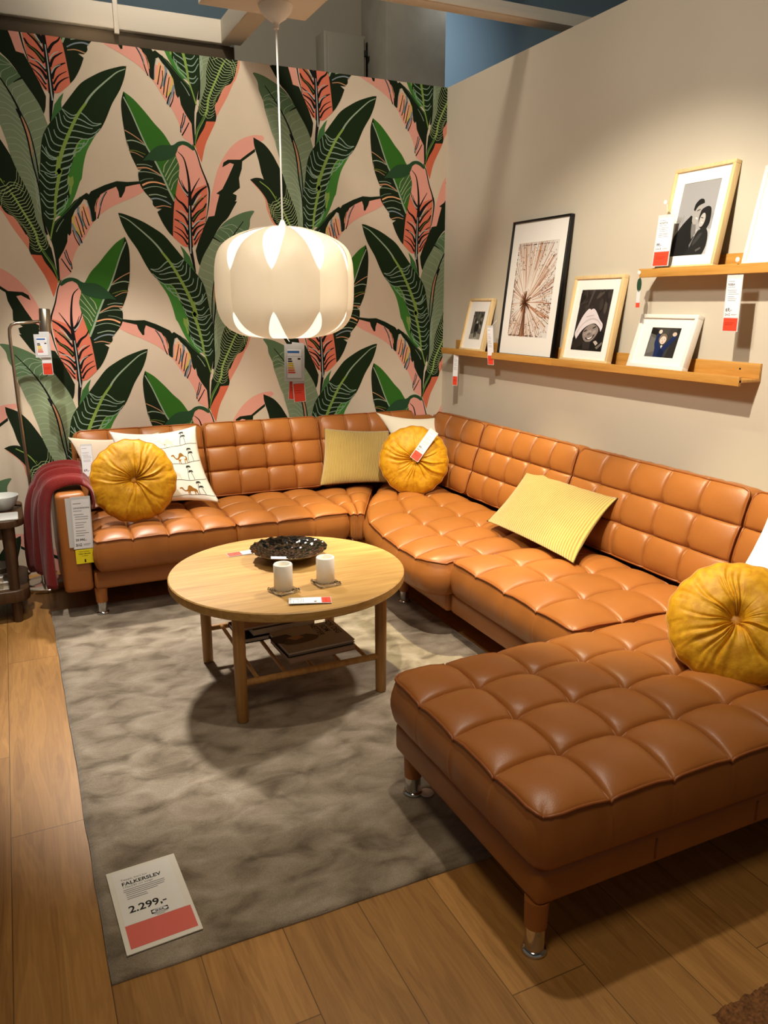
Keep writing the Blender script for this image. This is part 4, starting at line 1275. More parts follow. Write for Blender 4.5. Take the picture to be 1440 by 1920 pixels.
def art_allium(xf, a0, a1, b0, b1, z, t):
    r = random.Random(11)
    W_, H_ = a1 - a0, b1 - b0
    cx, cy = a0 + W_ * .36, b0 + H_ * .37
    mats = [flat('print_paper', '#dcd8d2', .6), flat('stalk_a', '#a9714f'), flat('stalk_b', '#c79878'), flat('stalk_c', '#e6dccf'), flat('stalk_d', '#6d4630'), flat('seed', '#5a4a3e')]
    mb = MB(xf)
    mb.quad((a0, b0, z), (a1, b0, z), (a1, b1, z), (a0, b1, z), 0)
    def strip(x0, y0, x1, y1, w0, w1, mi, k):
        d = Vector((x1 - x0, y1 - y0)); 
        if d.length < 1e-6: return
        q = Vector((-d.y, d.x)).normalized()
        zz = z + .00002 * k + .0001
        mb.quad((x0 + q.x * w0, y0 + q.y * w0, zz), (x0 - q.x * w0, y0 - q.y * w0, zz), (x1 - q.x * w1, y1 - q.y * w1, zz), (x1 + q.x * w1, y1 + q.y * w1, zz), mi)
    n = 1000
    for k in range(n):
        a = r.uniform(0, 2 * PI); L_ = W_ * r.uniform(.30, .74) * (1 + .55 * max(0, math.sin(a)) ** 2)
        x1 = cx + L_ * math.cos(a); y1 = cy + L_ * math.sin(a) * 1.12
        # keep inside the print
        f = 1
        for p, c, lo, hi in ((x1, cx, a0, a1), (y1, cy, b0, b1)):
            if p < lo + .002: f = min(f, (lo + .002 - c) / (p - c))
            if p > hi - .002: f = min(f, (hi - .002 - c) / (p - c))
        x1 = cx + (x1 - cx) * f; y1 = cy + (y1 - cy) * f
        s0 = r.uniform(.04, .3)
        strip(cx + (x1 - cx) * s0, cy + (y1 - cy) * s0, x1, y1, .0018, .0015, r.choice([1, 1, 1, 2, 2, 3]) if k < 450 else r.choice([1, 2, 3, 3, 3, 3, 0]), k * .06)
        if r.random() < .75:
            for q in (0, 1):
                aa = r.uniform(0, 6)
                xx = cx + (x1 - cx) * .97; yy = cy + (y1 - cy) * .97
                strip(xx - .003 * math.cos(aa), yy - .003 * math.sin(aa), xx + .003 * math.cos(aa), yy + .003 * math.sin(aa), .0016, .0016, r.choice([5, 4, 2]), 70)
    for k in range(26): strip(cx, cy, cx + r.uniform(-.02, .03), b0 + .004, .004, .002, r.choice([1, 2]), 72)
    for k in range(60):
        a = r.uniform(0, 2 * PI); strip(cx, cy, cx + .05 * math.cos(a), cy + .06 * math.sin(a), .004, .001, r.choice([4, 4, 1]), 74)
    mb.build('print', mats, t, fix=False)

def art_child(xf, a0, a1, b0, b1, z, t):
    r = random.Random(8); L = []
    for k in range(22): L.append((r.choice(['#241f1c', '#3a332f', '#4d4540', '#2d2724']), el(r.random(), r.uniform(.5, 1), r.uniform(.08, .25), r.uniform(.02, .07), 9, r.uniform(0, 3)), 1))
    L += [('#1e1b19', [(0, 0), (1, 0), (1, .30), (.85, .34), (.2, .38), (0, .2)], 0),
          ('#2a2522', [(.12, .20), (.25, .36), (.36, .22), (.34, .10), (.1, 0), (0, .1)], 1),
          ('#231e1c', [(.24, .32), (.40, .42), (.58, .46), (.76, .41), (.86, .30), (.80, .20), (.66, .16), (.40, .14), (.28, .22)], 1),
          ('#8d8079', [(.30, .26), (.36, .18), (.46, .145), (.58, .15), (.70, .21), (.78, .31), (.77, .37), (.68, .42), (.56, .44), (.42, .40), (.32, .33)], 1),
          ('#a4978f', el(.50, .30, .085, .035, 12, .25), 1), ('#a4978f', el(.66, .31, .06, .030, 12, .25), 1), ('#9a8d85', el(.38, .27, .05, .025, 12, .25), 1),
          ('#2b2523', el(.38, .325, .055, .011, 10, .30), 1), ('#2b2523', el(.65, .385, .06, .012, 10, .30), 1),
          ('#6e635d', el(.51, .275, .06, .022, 12, .2), 1),
          ('#3a2f2d', [(.41, .215), (.50, .215), (.60, .235), (.70, .28), (.68, .24), (.60, .195), (.50, .18), (.44, .19)], 1), ('#e9e4dd', [(.46, .208), (.54, .213), (.62, .235), (.655, .255), (.61, .212), (.53, .19)], 1),
          ('#d9ced0', [(.12, .18), (.05, .27), (.09, .37), (.13, .45), (.21, .57), (.33, .67), (.40, .685), (.43, .67), (.51, .69), (.59, .66), (.67, .60), (.78, .51), (.88, .45), (.90, .38), (.86, .32), (.82, .37), (.75, .41), (.66, .445), (.56, .445), (.42, .41), (.32, .365), (.23, .30)], 1),
          ('#c4b8ba', [(.10, .30), (.22, .42), (.36, .50), (.54, .54), (.72, .51), (.87, .42), (.87, .40), (.72, .48), (.54, .51), (.36, .47), (.22, .39), (.12, .27)], 1), ('#b9acae', [(.32, .56), (.52, .585), (.60, .58), (.52, .57), (.33, .545)], 1),
          ('#332d2b', [(.36, .14), (.62, .15), (.62, .02), (.40, .02)], 1), ('#b7aaa2', [(.70, .15), (.78, .17), (.86, .13), (.80, .09)], 1), ('#6f675f', [(.80, .06), (.98, .16), (1, .12), (.86, .03)], 0)]
    art_panel(xf, a0, a1, b0, b1, z, t, L, '#302a27')

def art_toddler(xf, a0, a1, b0, b1, z, t):
    L = [('#5a5752', [(0, 0), (.35, 0), (.30, .5), (.1, .9), (0, .95)], 0), ('#6c6963', [(.02, .1), (.28, .2), (.25, .6), (.04, .7)], 1),
         ('#1f1d1a', [(0, .80), (.22, .74), (.30, .90), (.05, 1), (0, 1)], 0), ('#2c2a28', [(.70, .0), (1, 0), (1, 1), (.88, 1), (.80, .6)], 0), ('#45423e', [(.35, .75), (.62, .78), (.65, 1), (.3, 1)], 0),
         ('#1d2b52', [(.30, .0), (.62, .0), (.66, .25), (.84, .55), (.92, .72), (.80, .74), (.64, .50), (.56, .40), (.40, .40), (.34, .60), (.36, .80), (.26, .80), (.22, .50), (.28, .28)], 1), ('#16203d', [(.42, .02), (.60, .0), (.62, .22), (.46, .3)], 1),
         ('#d8c4b2', el(.33, .86, .06, .07), 1), ('#cbb4a3', el(.83, .79, .07, .07), 1),
         ('#7a6a58', el(.48, .63, .14, .17), 1), ('#dcc4b4', el(.49, .58, .105, .135), 1), ('#3a2c28', el(.45, .61, .015, .012, 8), 1), ('#3a2c28', el(.54, .61, .015, .012, 8), 1), ('#a35c52', el(.49, .51, .022, .015, 8), 1), ('#b99a88', el(.495, .56, .012, .02, 8), 1), ('#c9c6bf', [(.46, .38), (.50, .42), (.54, .38), (.50, .30)], 0)]
    art_panel(xf, a0, a1, b0, b1, z, t, L, '#3b3936')

def art_couple(xf, a0, a1, b0, b1, z, t):
    L = [('#b4b2af', [(0, 0), (1, 0), (1, .34), (0, .36)], 0), ('#8f8d8a', [(0, .46), (.14, .47), (.14, .54), (0, .55)], 1), ('#94928f', [(.84, .48), (1, .47), (1, .55), (.84, .56)], 1), ('#8c8a87', [(.16, .44), (.18, .44), (.19, .56), (.17, .56)], 0),
         ('#1f1f1d', [(0, 0), (.62, 0), (.60, .20), (.52, .33), (.47, .50), (.38, .55), (.20, .44), (.06, .32), (0, .24)], 1),
         ('#77736f', [(.44, .44), (.55, .42), (.60, .30), (.52, .22), (.47, .32)], 1),
         ('#a19c97', [(.42, .56), (.44, .46), (.52, .42), (.62, .46), (.66, .58), (.62, .68), (.50, .70), (.43, .64)], 1),
         ('#22201e', [(.42, .62), (.44, .70), (.54, .76), (.64, .75), (.68, .70), (.62, .69), (.52, .66), (.46, .60)], 1),
         ('#3a3633', el(.56, .61, .05, .008, 10, .2), 1), ('#d8d4cf', el(.55, .50, .035, .012, 10, -.3), 1),
         ('#242120', [(.62, .56), (.66, .62), (.80, .65), (.90, .60), (.92, .42), (.84, .32), (.70, .36), (.62, .46)], 1),
         ('#b1aca6', el(.715, .47, .075, .095, 14, -.3), 1), ('#4a4542', el(.70, .50, .045, .006, 8, -.2), 1), ('#d6d2cc', el(.72, .435, .03, .008, 8, -.2), 1),
         ('#262624', [(.38, 0), (.90, 0), (.96, .12), (.94, .28), (.84, .36), (.70, .34), (.56, .22), (.50, .10)], 1), ('#3a3937', [(.60, .12), (.74, .22), (.80, .30), (.70, .28), (.58, .18)], 1), ('#6e6b68', [(.50, .14), (.64, .32), (.70, .35), (.62, .28), (.52, .10)], 1), ('#55524f', [(.72, .04), (.84, .08), (.82, .10), (.70, .07)], 1)]
    art_panel(xf, a0, a1, b0, b1, z, t, L, '#9d9b9a')

def art_edge(xf, a0, a1, b0, b1, z, t):
    L = [('#c4552a', [(0, .04), (.06, .10), (.06, .25), (.02, .30), (0, .28)], 1), ('#8d8a86', [(.03, .2), (.5, .3), (.5, .5), (.05, .45)], 0), ('#2a211d', [(.05, .4), (.6, .5), (.7, .9), (.1, .75)], 1), ('#9c6f60', [(.3, .15), (.6, .2), (.55, .42), (.3, .4)], 1)]
    art_panel(xf, a0, a1, b0, b1, z, t, L, '#b9b6b2')

framed(-.385, -.640, ZA + .0125, -.098, .315, .19, .030, .014, M['birch'], (.072, .192, .072, .238), 'smallest birch frame with a dark woodland walker photo near the corner', art_walk)
framed(-.812, -1.318, ZA + .0125, -.100, .718, .095, .024, .011, M['black'], (.068, .430, .105, .600), 'tall thin black frame with a brown dried flower print', art_allium)
framed(-1.385, -1.740, ZA + .0125, -.099, .415, .145, .030, .016, M['birch'], (.063, .290, .058, .349), 'birch frame with photo of a laughing child in a pale woolly hat', art_child)
framed(-1.872, -2.205, ZA + .0125, -.100, .238, .30, .034, .017, M['white'], (.082, .252, .052, .182), 'low square white frame with photo of a toddler in a navy top', art_toddler)
framed(-1.998, -2.310, ZB + .0125, -.099, .405, .155, .030, .014, M['birch'], (.059, .252, .054, .344), 'birch frame with black and white portrait of a hugging couple', art_couple)
framed(-2.445, -2.86, ZB + .0125, -.099, .36, .26, .030, .016, M['white'], (.128, .30, .090, .250), 'white frame cut off at the right end of the upper ledge', art_edge)

# ------------------------------------------------------------------ tags on the wall display
WG = 'price tags hung along the ledges'
EX = (0, -1, 0)
price_tag(frame_mat((-.123, -2.408, 1.388), EX, (0, -.01, 1)), .074, .208, .050, 'RIBBA', '69,-', 'long price tag reading 69 hanging under the upper ledge', WG)
price_tag(frame_mat((-.131, -2.012, ZB + .03), (0.06, -1, 0), (.09, -.06, 1)), .088, .205, .058, 'HOVSTA', '99,-', 'price tag reading 99 hung on the corner of the couple portrait', WG, hook=(-.112, -2.052, 1.885))
price_tag(frame_mat((-.124, -.352, .995), (.35, -1, 0), (0, .13, 1)), .040, .222, .056, '', '', 'narrow price tag hanging from the ledge end nearest the corner', WG, text_rows=10, logo=False)
price_tag(frame_mat((-.124, -.755, 1.150), (.35, -1, 0), (0, -.27, 1)), .044, .222, .052, '', '', 'narrow tilted price tag hung beside the tall black frame', WG, text_rows=9, logo=False, hook=(-.118, -.823, 1.40))
t = thing('hang_tag', 'small dark green oval tag with orange tip below the upper ledge end', 'tag', (-.12, -1.93, 1.5), WG)
xf = frame_mat((-.122, -1.922, 1.475), (.3, -1, 0), (0, 0, 1))
mb = MB(xf); mb.polyflat(el(.012, .095, .011, .030, 20), lambda a, b: (a, b, .0005)); mb.polyflat(el(.012, .095, .011, .030, 20)[::-1], lambda a, b: (a, b, -.0005)); mb.build('label_oval', flat('tag_green', '#27402b'), t, fix=False)
mb = MB(xf); mb.box((.003, .018, -.0005), (.021, .072, .0005)); mb.build('sleeve', M['sleeve'], t)
mb = MB(xf); mb.box((.003, 0, -.0005), (.021, .020, .0007)); mb.build('strip', M['red'], t)
mb = MB(); mb.tube([(-.122, -1.933, 1.595), (-.121, -1.93, 1.612)], .001, 6); mb.build('string', M['cord_white'], t)
# round pegs the tags hang from
for p, lab in (((-.121, -1.931, ZB + .008), 'white round peg on the front end of the upper ledge'), ((-.116, -2.045, 1.893), 'white round peg on the frame edge of the couple portrait'), ((-.128, -2.452, ZB + .038), 'silver round peg at the foot of the cut off white frame')):
    mb = MB(); mb.lathe([(0, 0), (.009, 0), (.0095, .002), (.007, .004), (0, .0045)], 18); mb.v = [Vector((p[0] - q.z, p[1] + q.x, p[2] + q.y)) for q in mb.v]
    tag(mb.build('tag_peg', M['white'], smooth=True, autosmooth=.9), lab, 'peg', 'round tag pegs on the wall display')
# ------------------------------------------------------------------ cushions
def pillow(name, label, c00, c10, c11, c01, T, mat, group, mats=None, extra=None, n=46, pinch=.05, seed=0, wr=.004, cat='cushion', piping=None, sag=0):
    """c00..c01: lower-left, lower-right, upper-right, upper-left corner (seen from the front)"""
    c = [Vector(p) for p in (c00, c10, c11, c01)]
    nrm = ((c[1] - c[0]).cross(c[3] - c[0]) + (c[2] - c[1]).cross(c[2] - c[3])).normalized()
    mid = sum(c, Vector()) / 4
    rnd = Vector((seed * 3.1, seed * 1.7, seed))
    def surf(u, v, sg, lift=0):
        # edges bow inwards between the corners
        uu = u + pinch * (1 - 2 * u) * 4 * v * (1 - v) * abs(2 * u - 1) ** 1.5
        vv = v + pinch * (1 - 2 * v) * 4 * u * (1 - u) * abs(2 * v - 1) ** 1.5
        p = (c[0] * (1 - uu) * (1 - vv) + c[1] * uu * (1 - vv) + c[2] * uu * vv + c[3] * (1 - uu) * vv)
        h = (max(0, 1 - abs(2 * u - 1) ** 2.6) ** .62) * (max(0, 1 - abs(2 * v - 1) ** 2.6) ** .62)
        w = noise.noise(Vector((u * 3, v * 3, sg)) + rnd) * .35 + noise.noise(Vector((u * 9, v * 7, sg * 2)) + rnd) * .18
        cn = (abs(2 * u - 1) * abs(2 * v - 1)) ** 2
        w += cn * .5 * math.sin(math.atan2(v - .5, u - .5) * 26 + seed)
        d = T / 2 * h + wr * w * (h ** .5)
        return p + nrm * (sg * d + lift) + Vector((0, 0, -sag * h))
    t = thing(name, label, cat, (mid.x, mid.y, min(p.z for p in c)), group)
    mb = MB()
    ids = {}
    for sg in (1, -1):
        for i in range(n + 1):
            for j in range(n + 1):
                if sg == -1 and (i in (0, n) or j in (0, n)): ids[sg, i, j] = ids[1, i, j]
                else: ids[sg, i, j] = mb.P(surf(i / n, j / n, sg))
    for sg in (1, -1):
        for i in range(n):
            for j in range(n):
                q = [ids[sg, i, j], ids[sg, i + 1, j], ids[sg, i + 1, j + 1], ids[sg, i, j + 1]]
                uv = [(i / n, j / n), ((i + 1) / n, j / n), ((i + 1) / n, (j + 1) / n), (i / n, (j + 1) / n)]
                if sg < 0: q.reverse(); uv.reverse()
                mb.F(q, 0, uv)
    if extra: extra(mb, lambda u, v, k=0: surf(u, v, 1, .0008 + .00015 * k))
    mb.build('cover', mats or mat, t, smooth=True, fix=False)
    if piping:
        loop = [(i / n, 0) for i in range(n)] + [(1, j / n) for j in range(n)] + [(i / n, 1) for i in range(n, 0, -1)] + [(0, j / n) for j in range(n, 0, -1)]
        pb = MB(); pb.tube([surf(u, v, 1) for u, v in loop], .0022, 6, closed=True); pb.build('seam', piping, t, smooth=True)
    return t

def round_cushion(label, c, nrm, r, T, seed, group='round mustard velvet cushions'):
    c = Vector(c); nrm = Vector(nrm).normalized()
    ex = nrm.cross(Vector((0, 0, 1))).normalized() * -1
    xf = frame_mat(c, ex, nrm.cross(ex))
    t = thing('round_cushion', label, 'cushion', (c.x, c.y, c.z - r), group)
    rn = random.Random(seed)
    NA, NR = 240, 40
    folds = [(rn.uniform(0, 2 * PI), rn.uniform(.05, .12), rn.uniform(.5, 1.0), rn.uniform(.6, 1.1)) for _ in range(17)]
    fine = [(rn.uniform(0, 2 * PI), rn.uniform(.015, .03), rn.uniform(.3, .8)) for _ in range(46)]
    def prof(q):
        return (max(0, 1 - q ** 2.8)) ** .55
    def hgt(q, a, sg):
        h = T / 2 * prof(q)
        h -= T * .36 * math.exp(-(q / .17) ** 2)          # button dimple
        d = 0
        for a0, w, s_, L_ in folds:
            da = (a - a0 + PI) % (2 * PI) - PI
            da += .10 * math.sin(q * 5 + a0)
            d += s_ * .0115 * (math.exp(-(da / (w * .55)) ** 2) - .7 * math.exp(-((da - w) / (w * .8)) ** 2)) * max(0, 1 - (q / L_) ** 2) * min(1, q / .10)
        for a0, w, s_ in fine:                             # gathers near the rim and button
            da = (a - a0 + PI) % (2 * PI) - PI
            d += s_ * .004 * math.exp(-(da / w) ** 2) * (math.exp(-((q - .90) / .14) ** 2) + .8 * math.exp(-((q - .25) / .12) ** 2))
        d += .006 * noise.noise(Vector((q * 3 * math.cos(a), q * 3 * math.sin(a), seed + sg)))
        return (h - d * (1 if sg > 0 else .6)) * sg if q < .999 else 0
    mb = MB(xf)
    def pt(q, a, sg):
        rr = r * q * (1 + .012 * math.sin(a * 19 + seed) * q ** 6 + .010 * math.sin(a * 7 + 2 * seed) * q ** 4)
        return (rr * math.cos(a), rr * math.sin(a), hgt(q, a, sg))
    rim = [mb.P(pt(1, 2 * PI * j / NA, 1)) for j in range(NA)]
    for sg in (1, -1):
        prev = [mb.P(pt(0, 0, sg))]
        for i in range(1, NR + 1):
            q = math.sin(i / NR * PI / 2) ** 1.0
            cur = rim if i == NR else [mb.P(pt(q, 2 * PI * j / NA, sg)) for j in range(NA)]
            for j in range(NA):
                k = (j + 1) % NA
                f = [prev[0], cur[j], cur[k]] if len(prev) == 1 else [prev[j], cur[j], cur[k], prev[k]]
                mb.F(f if sg > 0 else f[::-1])
            prev = cur
    mb.build('cover', M['velvet'], t, smooth=True, fix=False)
    mb = MB(xf); mb.tube([(r * 1.004 * (1 + .012 * math.sin(a * 19 + seed) + .010 * math.sin(a * 7 + 2 * seed)) * math.cos(a), r * 1.004 * (1 + .012 * math.sin(a * 19 + seed) + .010 * math.sin(a * 7 + 2 * seed)) * math.sin(a), 0) for a in [2 * PI * j / 120 for j in range(120)]], .003, 6, closed=True)
    mb.build('piping', M['velvet_dk'], t, smooth=True)
    bz = T / 2 - T * .36
    mb = MB(xf); mb.lathe([(0, bz - .006), (.016, bz - .004), (.0195, bz + .002), (.017, bz + .008), (.009, bz + .0115), (0, bz + .0125)], 28)
    mb.build('button', M['velvet_dk'], t, smooth=True)
    return t, xf

# printed camels and palms on the white cotton
CAMEL = [(0, .72), (.05, .80), (.14, .83), (.20, .78), (.22, .62), (.28, .50), (.36, .48), (.42, .58), (.50, .86), (.60, .97), (.70, .88), (.80, .66), (.92, .58), (.97, .40), (.94, .25), (.96, 0), (.92, 0), (.88, .26), (.84, .34), (.80, 0), (.76, 0), (.78, .38), (.56, .36), (.52, .20), (.53, 0), (.49, 0), (.46, .28), (.43, 0), (.40, 0), (.40, .36), (.28, .36), (.16, .56), (.13, .70), (.04, .66)]
def palm(x, y, h, lean):
    tr = [(x + lean * (k / 5) ** 2, y + h * k / 5) for k in range(6)]
    fr = []
    hx, hy = tr[-1]
    for a in (-.5, .1, .7, 1.5, 2.3, 3.0, 3.6):
        q = [(hx, hy), (hx + .016 * math.cos(a), hy + .014 * math.sin(a) + .004), (hx + .028 * math.cos(a), hy + .022 * math.sin(a) - .006)]
        fr.append(q)
    return tr, fr
def desert_print(rows=4, seed=1):
    def ex(mb, fn):
        rnd = random.Random(seed)
        def strip(pts, w, mi, k):
            ids = []
            for a, b in zip(pts, pts[1:]):
                d = Vector((b[0] - a[0], b[1] - a[1]))
                if d.length < 1e-6: continue
                q = Vector((-d.y, d.x)).normalized() * w
                mb.quad(fn(a[0] + q.x, a[1] + q.y, k), fn(a[0] - q.x, a[1] - q.y, k), fn(b[0] - q.x, b[1] - q.y, k), fn(b[0] + q.x, b[1] + q.y, k), mi)
        for r_ in range(rows):
            y = .10 + r_ * (.90 / rows)
            ln = [(.012 + .976 * k / 60, y + .012 * math.sin(k * .17 + r_ * 1.7) + .004 * math.sin(k * .5)) for k in range(61)]
            strip(ln, .0028, 1, 0)
            gy = lambda xx: y + .012 * math.sin((xx - .012) / .976 * 60 * .17 + r_ * 1.7) + .003
            # a brown camel, a pale camel and palms in every row
            xs = (.64, .30, .84) if r_ % 2 == 0 else (.20, .52, .78)
            for kx, (mi, sc) in enumerate(((2, .17), (3, .16))):
                bx = xs[kx]; by = gy(bx + .07)
                pl = [(bx + p[0] * sc * 1.15, by + p[1] * sc * .85) for p in CAMEL]
                mb.polyflat(pl, lambda u, v: fn(min(.985, u), min(.985, v), 1), mi)
            for dx, h, le in ((0, .17, .03), (.065, .115, -.02)):
                px = xs[2] + dx
                if px > .95: continue
                tr, fr = palm(px, gy(px), h, le)
                strip(tr, .0026, 1, 2)
                for q in fr: strip(q, .0038, 1, 2)
    return ex
DES = [M['cotton'], M['ink'], flat('camel_brown', '#9a6a2c'), flat('camel_pale', '#d9d5cc')]

PG = 'patterned and plain square cushions on the sofa'
pillow('square_cushion', 'plain beige cushion with a 69 tag, behind the camel print cushion', (-2.330, -.440, .452), (-1.92, -.430, .452), (-1.925, -.285, .812), (-2.395, -.262, .812), .06, M['linen'], PG, seed=2, pinch=.07)
pillow('square_cushion', 'white cushion printed with brown camels and palms by the left armrest', (-2.185, -.535, .455), (-1.682, -.575, .452), (-1.745, -.375, .848), (-2.195, -.355, .842), .10, M['cotton'], PG, mats=DES, extra=desert_print(), seed=3, pinch=.07, wr=.010)
pillow('square_cushion', 'plain cream cushion in the corner behind the round cushion', (-.50, -.46, .455), (-.28, -.66, .452), (-.135, -.335, .812), (-.60, -.235, .838), .09, M['cream'], PG, seed=5, pinch=.10)
pillow('square_cushion', 'white printed cushion at the right edge behind the chaise round cushion', (-.66, -2.93, .455), (-.60, -3.38, .455), (-.275, -3.36, .80), (-.315, -2.87, .80), .10, M['cotton'], PG, mats=DES, extra=desert_print(seed=4), seed=7, pinch=.06)
CG = 'ochre corduroy cushions'
pillow('corduroy_cushion', 'ochre corduroy cushion upright on the back run near the corner', (-1.045, -.405, .448), (-.60, -.52, .448), (-.56, -.345, .735), (-.955, -.265, .765), .11, M['cord_a'], CG, seed=8, pinch=.03)
pillow('corduroy_cushion', 'ochre corduroy cushion tilted on the right run seat', (-.602, -1.536, .462), (-.615, -2.225, .455), (-.300, -2.107, .675), (-.285, -1.42, .672), .12, M['cord_a'], CG, seed=9, pinch=.04)
_, RX1 = round_cushion('round mustard velvet cushion in front of the camel print cushion', (-2.132, -.668, .637), (-.06, -.93, .30), .205, .13, 1)
_, RX2 = round_cushion('round mustard velvet cushion with a price tag in the corner', (-.550, -.660, .606), (-.36, -.86, .34), .200, .12, 2)
_, RX3 = round_cushion('round mustard velvet cushion on the chaise end', (-.735, -3.130, .560), (-.60, -.50, .64), .195, .13, 3)
price_tag(RX2 @ Matrix.Translation((-.005, -.008, .068)) @ Matrix.Rotation(math.radians(-36), 4, 'Z') @ Matrix.Rotation(.06, 4, 'X') @ Matrix.Translation((-.029, 0, 0)), .056, .205, .052, '', '89,-', 'price tag with orange end lying on the corner round cushion', 'price tags clipped to the sofa cushions', 'red', text_rows=8)
price_tag(frame_mat((-2.352, -.452, .632), (1, -.05, 0), (-.09, .40, 1)), .058, .170, 0, '', '69,-', 'white price tag reading 69 on the beige cushion', 'price tags clipped to the sofa cushions', text_rows=6, logo=False)

# ------------------------------------------------------------------ red throw over the left arm
def throw():
    t = thing('throw_blanket', 'dark red wool throw draped over the left armrest', 'throw blanket', (-2.44, -.46, .64))
    # cross-section path over the arm: outside hem -> over the top -> down to the seat
    path = [(-2.530, .185), (-2.529, .28), (-2.528, .38), (-2.527, .48), (-2.524, .56), (-2.516, .618), (-2.496, .646), (-2.44, .658), (-2.388, .652), (-2.356, .625), (-2.346, .58), (-2.346, .54)]
    pp = smooth_path(path, 5, False, 80)
    ya, yb = -.765, -.47
    mb = MB(); nu = len(pp); nv = 66; ids = {}
    for sg in (0, 1):
        for i in range(nu):
            for j in range(nv + 1):
                v = j / nv
                f = i / (nu - 1)
                d = pp[min(i + 1, nu - 1)] - pp[max(i - 1, 0)]; d.normalize()
                nr = Vector((-d.y, d.x))
                hang = max(0, 1 - f * 2.2)
                topf = math.sin(min(1, max(0, f)) * PI) ** .5
                # three overlapping folds, each sitting a little higher towards the wall
                step = v * 3
                k = math.floor(min(step, 2.999)); fr = step - k
                lay = (k + min(1, fr * 3.2) ** .5) / 3
                off = .004 + .050 * lay * topf + .085 * lay * hang ** .7 + .016 * math.sin(fr * PI) + .006 * math.sin(v * 31 + f * 9)
                if f > .74: off = .003 + (off - .003) * .3
                y = ya + (yb - ya) * v + .05 * hang * (v - .4)
                p = pp[i] + nr * (off + (.009 if sg == 0 else 0))
                z = p.y - (.025 * math.sin(v * 7 + 1) * hang ** 3)
                ids[sg, i, j] = mb.P((p.x, y, max(z, .15)))
    for i in range(nu - 1):
        for j in range(nv):
            mb.F([ids[0, i, j], ids[0, i, j + 1], ids[0, i + 1, j + 1], ids[0, i + 1, j]])
            mb.F([ids[1, i, j], ids[1, i + 1, j], ids[1, i + 1, j + 1], ids[1, i, j + 1]])
    for i in range(nu - 1):
        for j in (0, nv): mb.F([ids[0, i, j], ids[0, i + 1, j], ids[1, i + 1, j], ids[1, i, j]])
    for j in range(nv):
        for i in (0, nu - 1): mb.F([ids[0, i, j], ids[1, i, j], ids[1, i, j + 1], ids[0, i, j + 1]])
    mb.build('blanket', M['throw'], t, smooth=True)
throw()

# ------------------------------------------------------------------ tags on the left arm
AG = 'tags hanging on the left armrest'
xf = frame_mat((-2.450, -.8375, .365), (1, 0, 0), (0, -.0, 1)) @ Matrix.Rotation(-.02, 4, 'Z')
price_tag(xf, .088, .255, 0, 'LANDSKRONA', '20.990,-', 'grey and white sofa price tag reading 20.990 on the left arm front', AG, text_rows=10)
mb = MB(frame_mat((-2.468, -.8350, .375), (1, 0, 0), (.03, 0, 1))); mb.box((0, 0, 0), (.06, .24, .0008))
tag(mb.build('price_tag', M['sleeve']), 'plain grey back sheet peeping out behind the sofa price tag', 'price tag', AG)
xf = frame_mat((-2.445, -.8395, .292), (1, 0, 0), (-.02, 0, 1))
t = thing('info_label', 'bright yellow label below the sofa price tag', 'label', xf.translation, AG)
mb = MB(xf); mb.box((0, 0, 0), (.080, .070, .0007)); c = mb.build('card', M['yellow'], t)
mb = MB(xf); fz = lambda a, b: (a, b, .0010)
text_mesh(mb, 'Prisen omfatter', .0075, lambda a, b: fz(.04 + a, .057 + b), 0, 'CENTER')
text_mesh(mb, 'Pelleri afhentes', .0085, lambda a, b: fz(.04 + a, .046 + b), 0, 'CENTER', .02)
text_mesh(mb, 'i butikken', .0075, lambda a, b: fz(.04 + a, .036 + b), 0, 'CENTER')
mb.polyflat([(.036, .006), (.045, .006), (.0435, .012), (.0445, .017), (.043, .021), (.038, .021), (.0365, .017), (.0375, .012)], fz, 0)
mb.build('printed_text', M['ink'], c, fix=False)
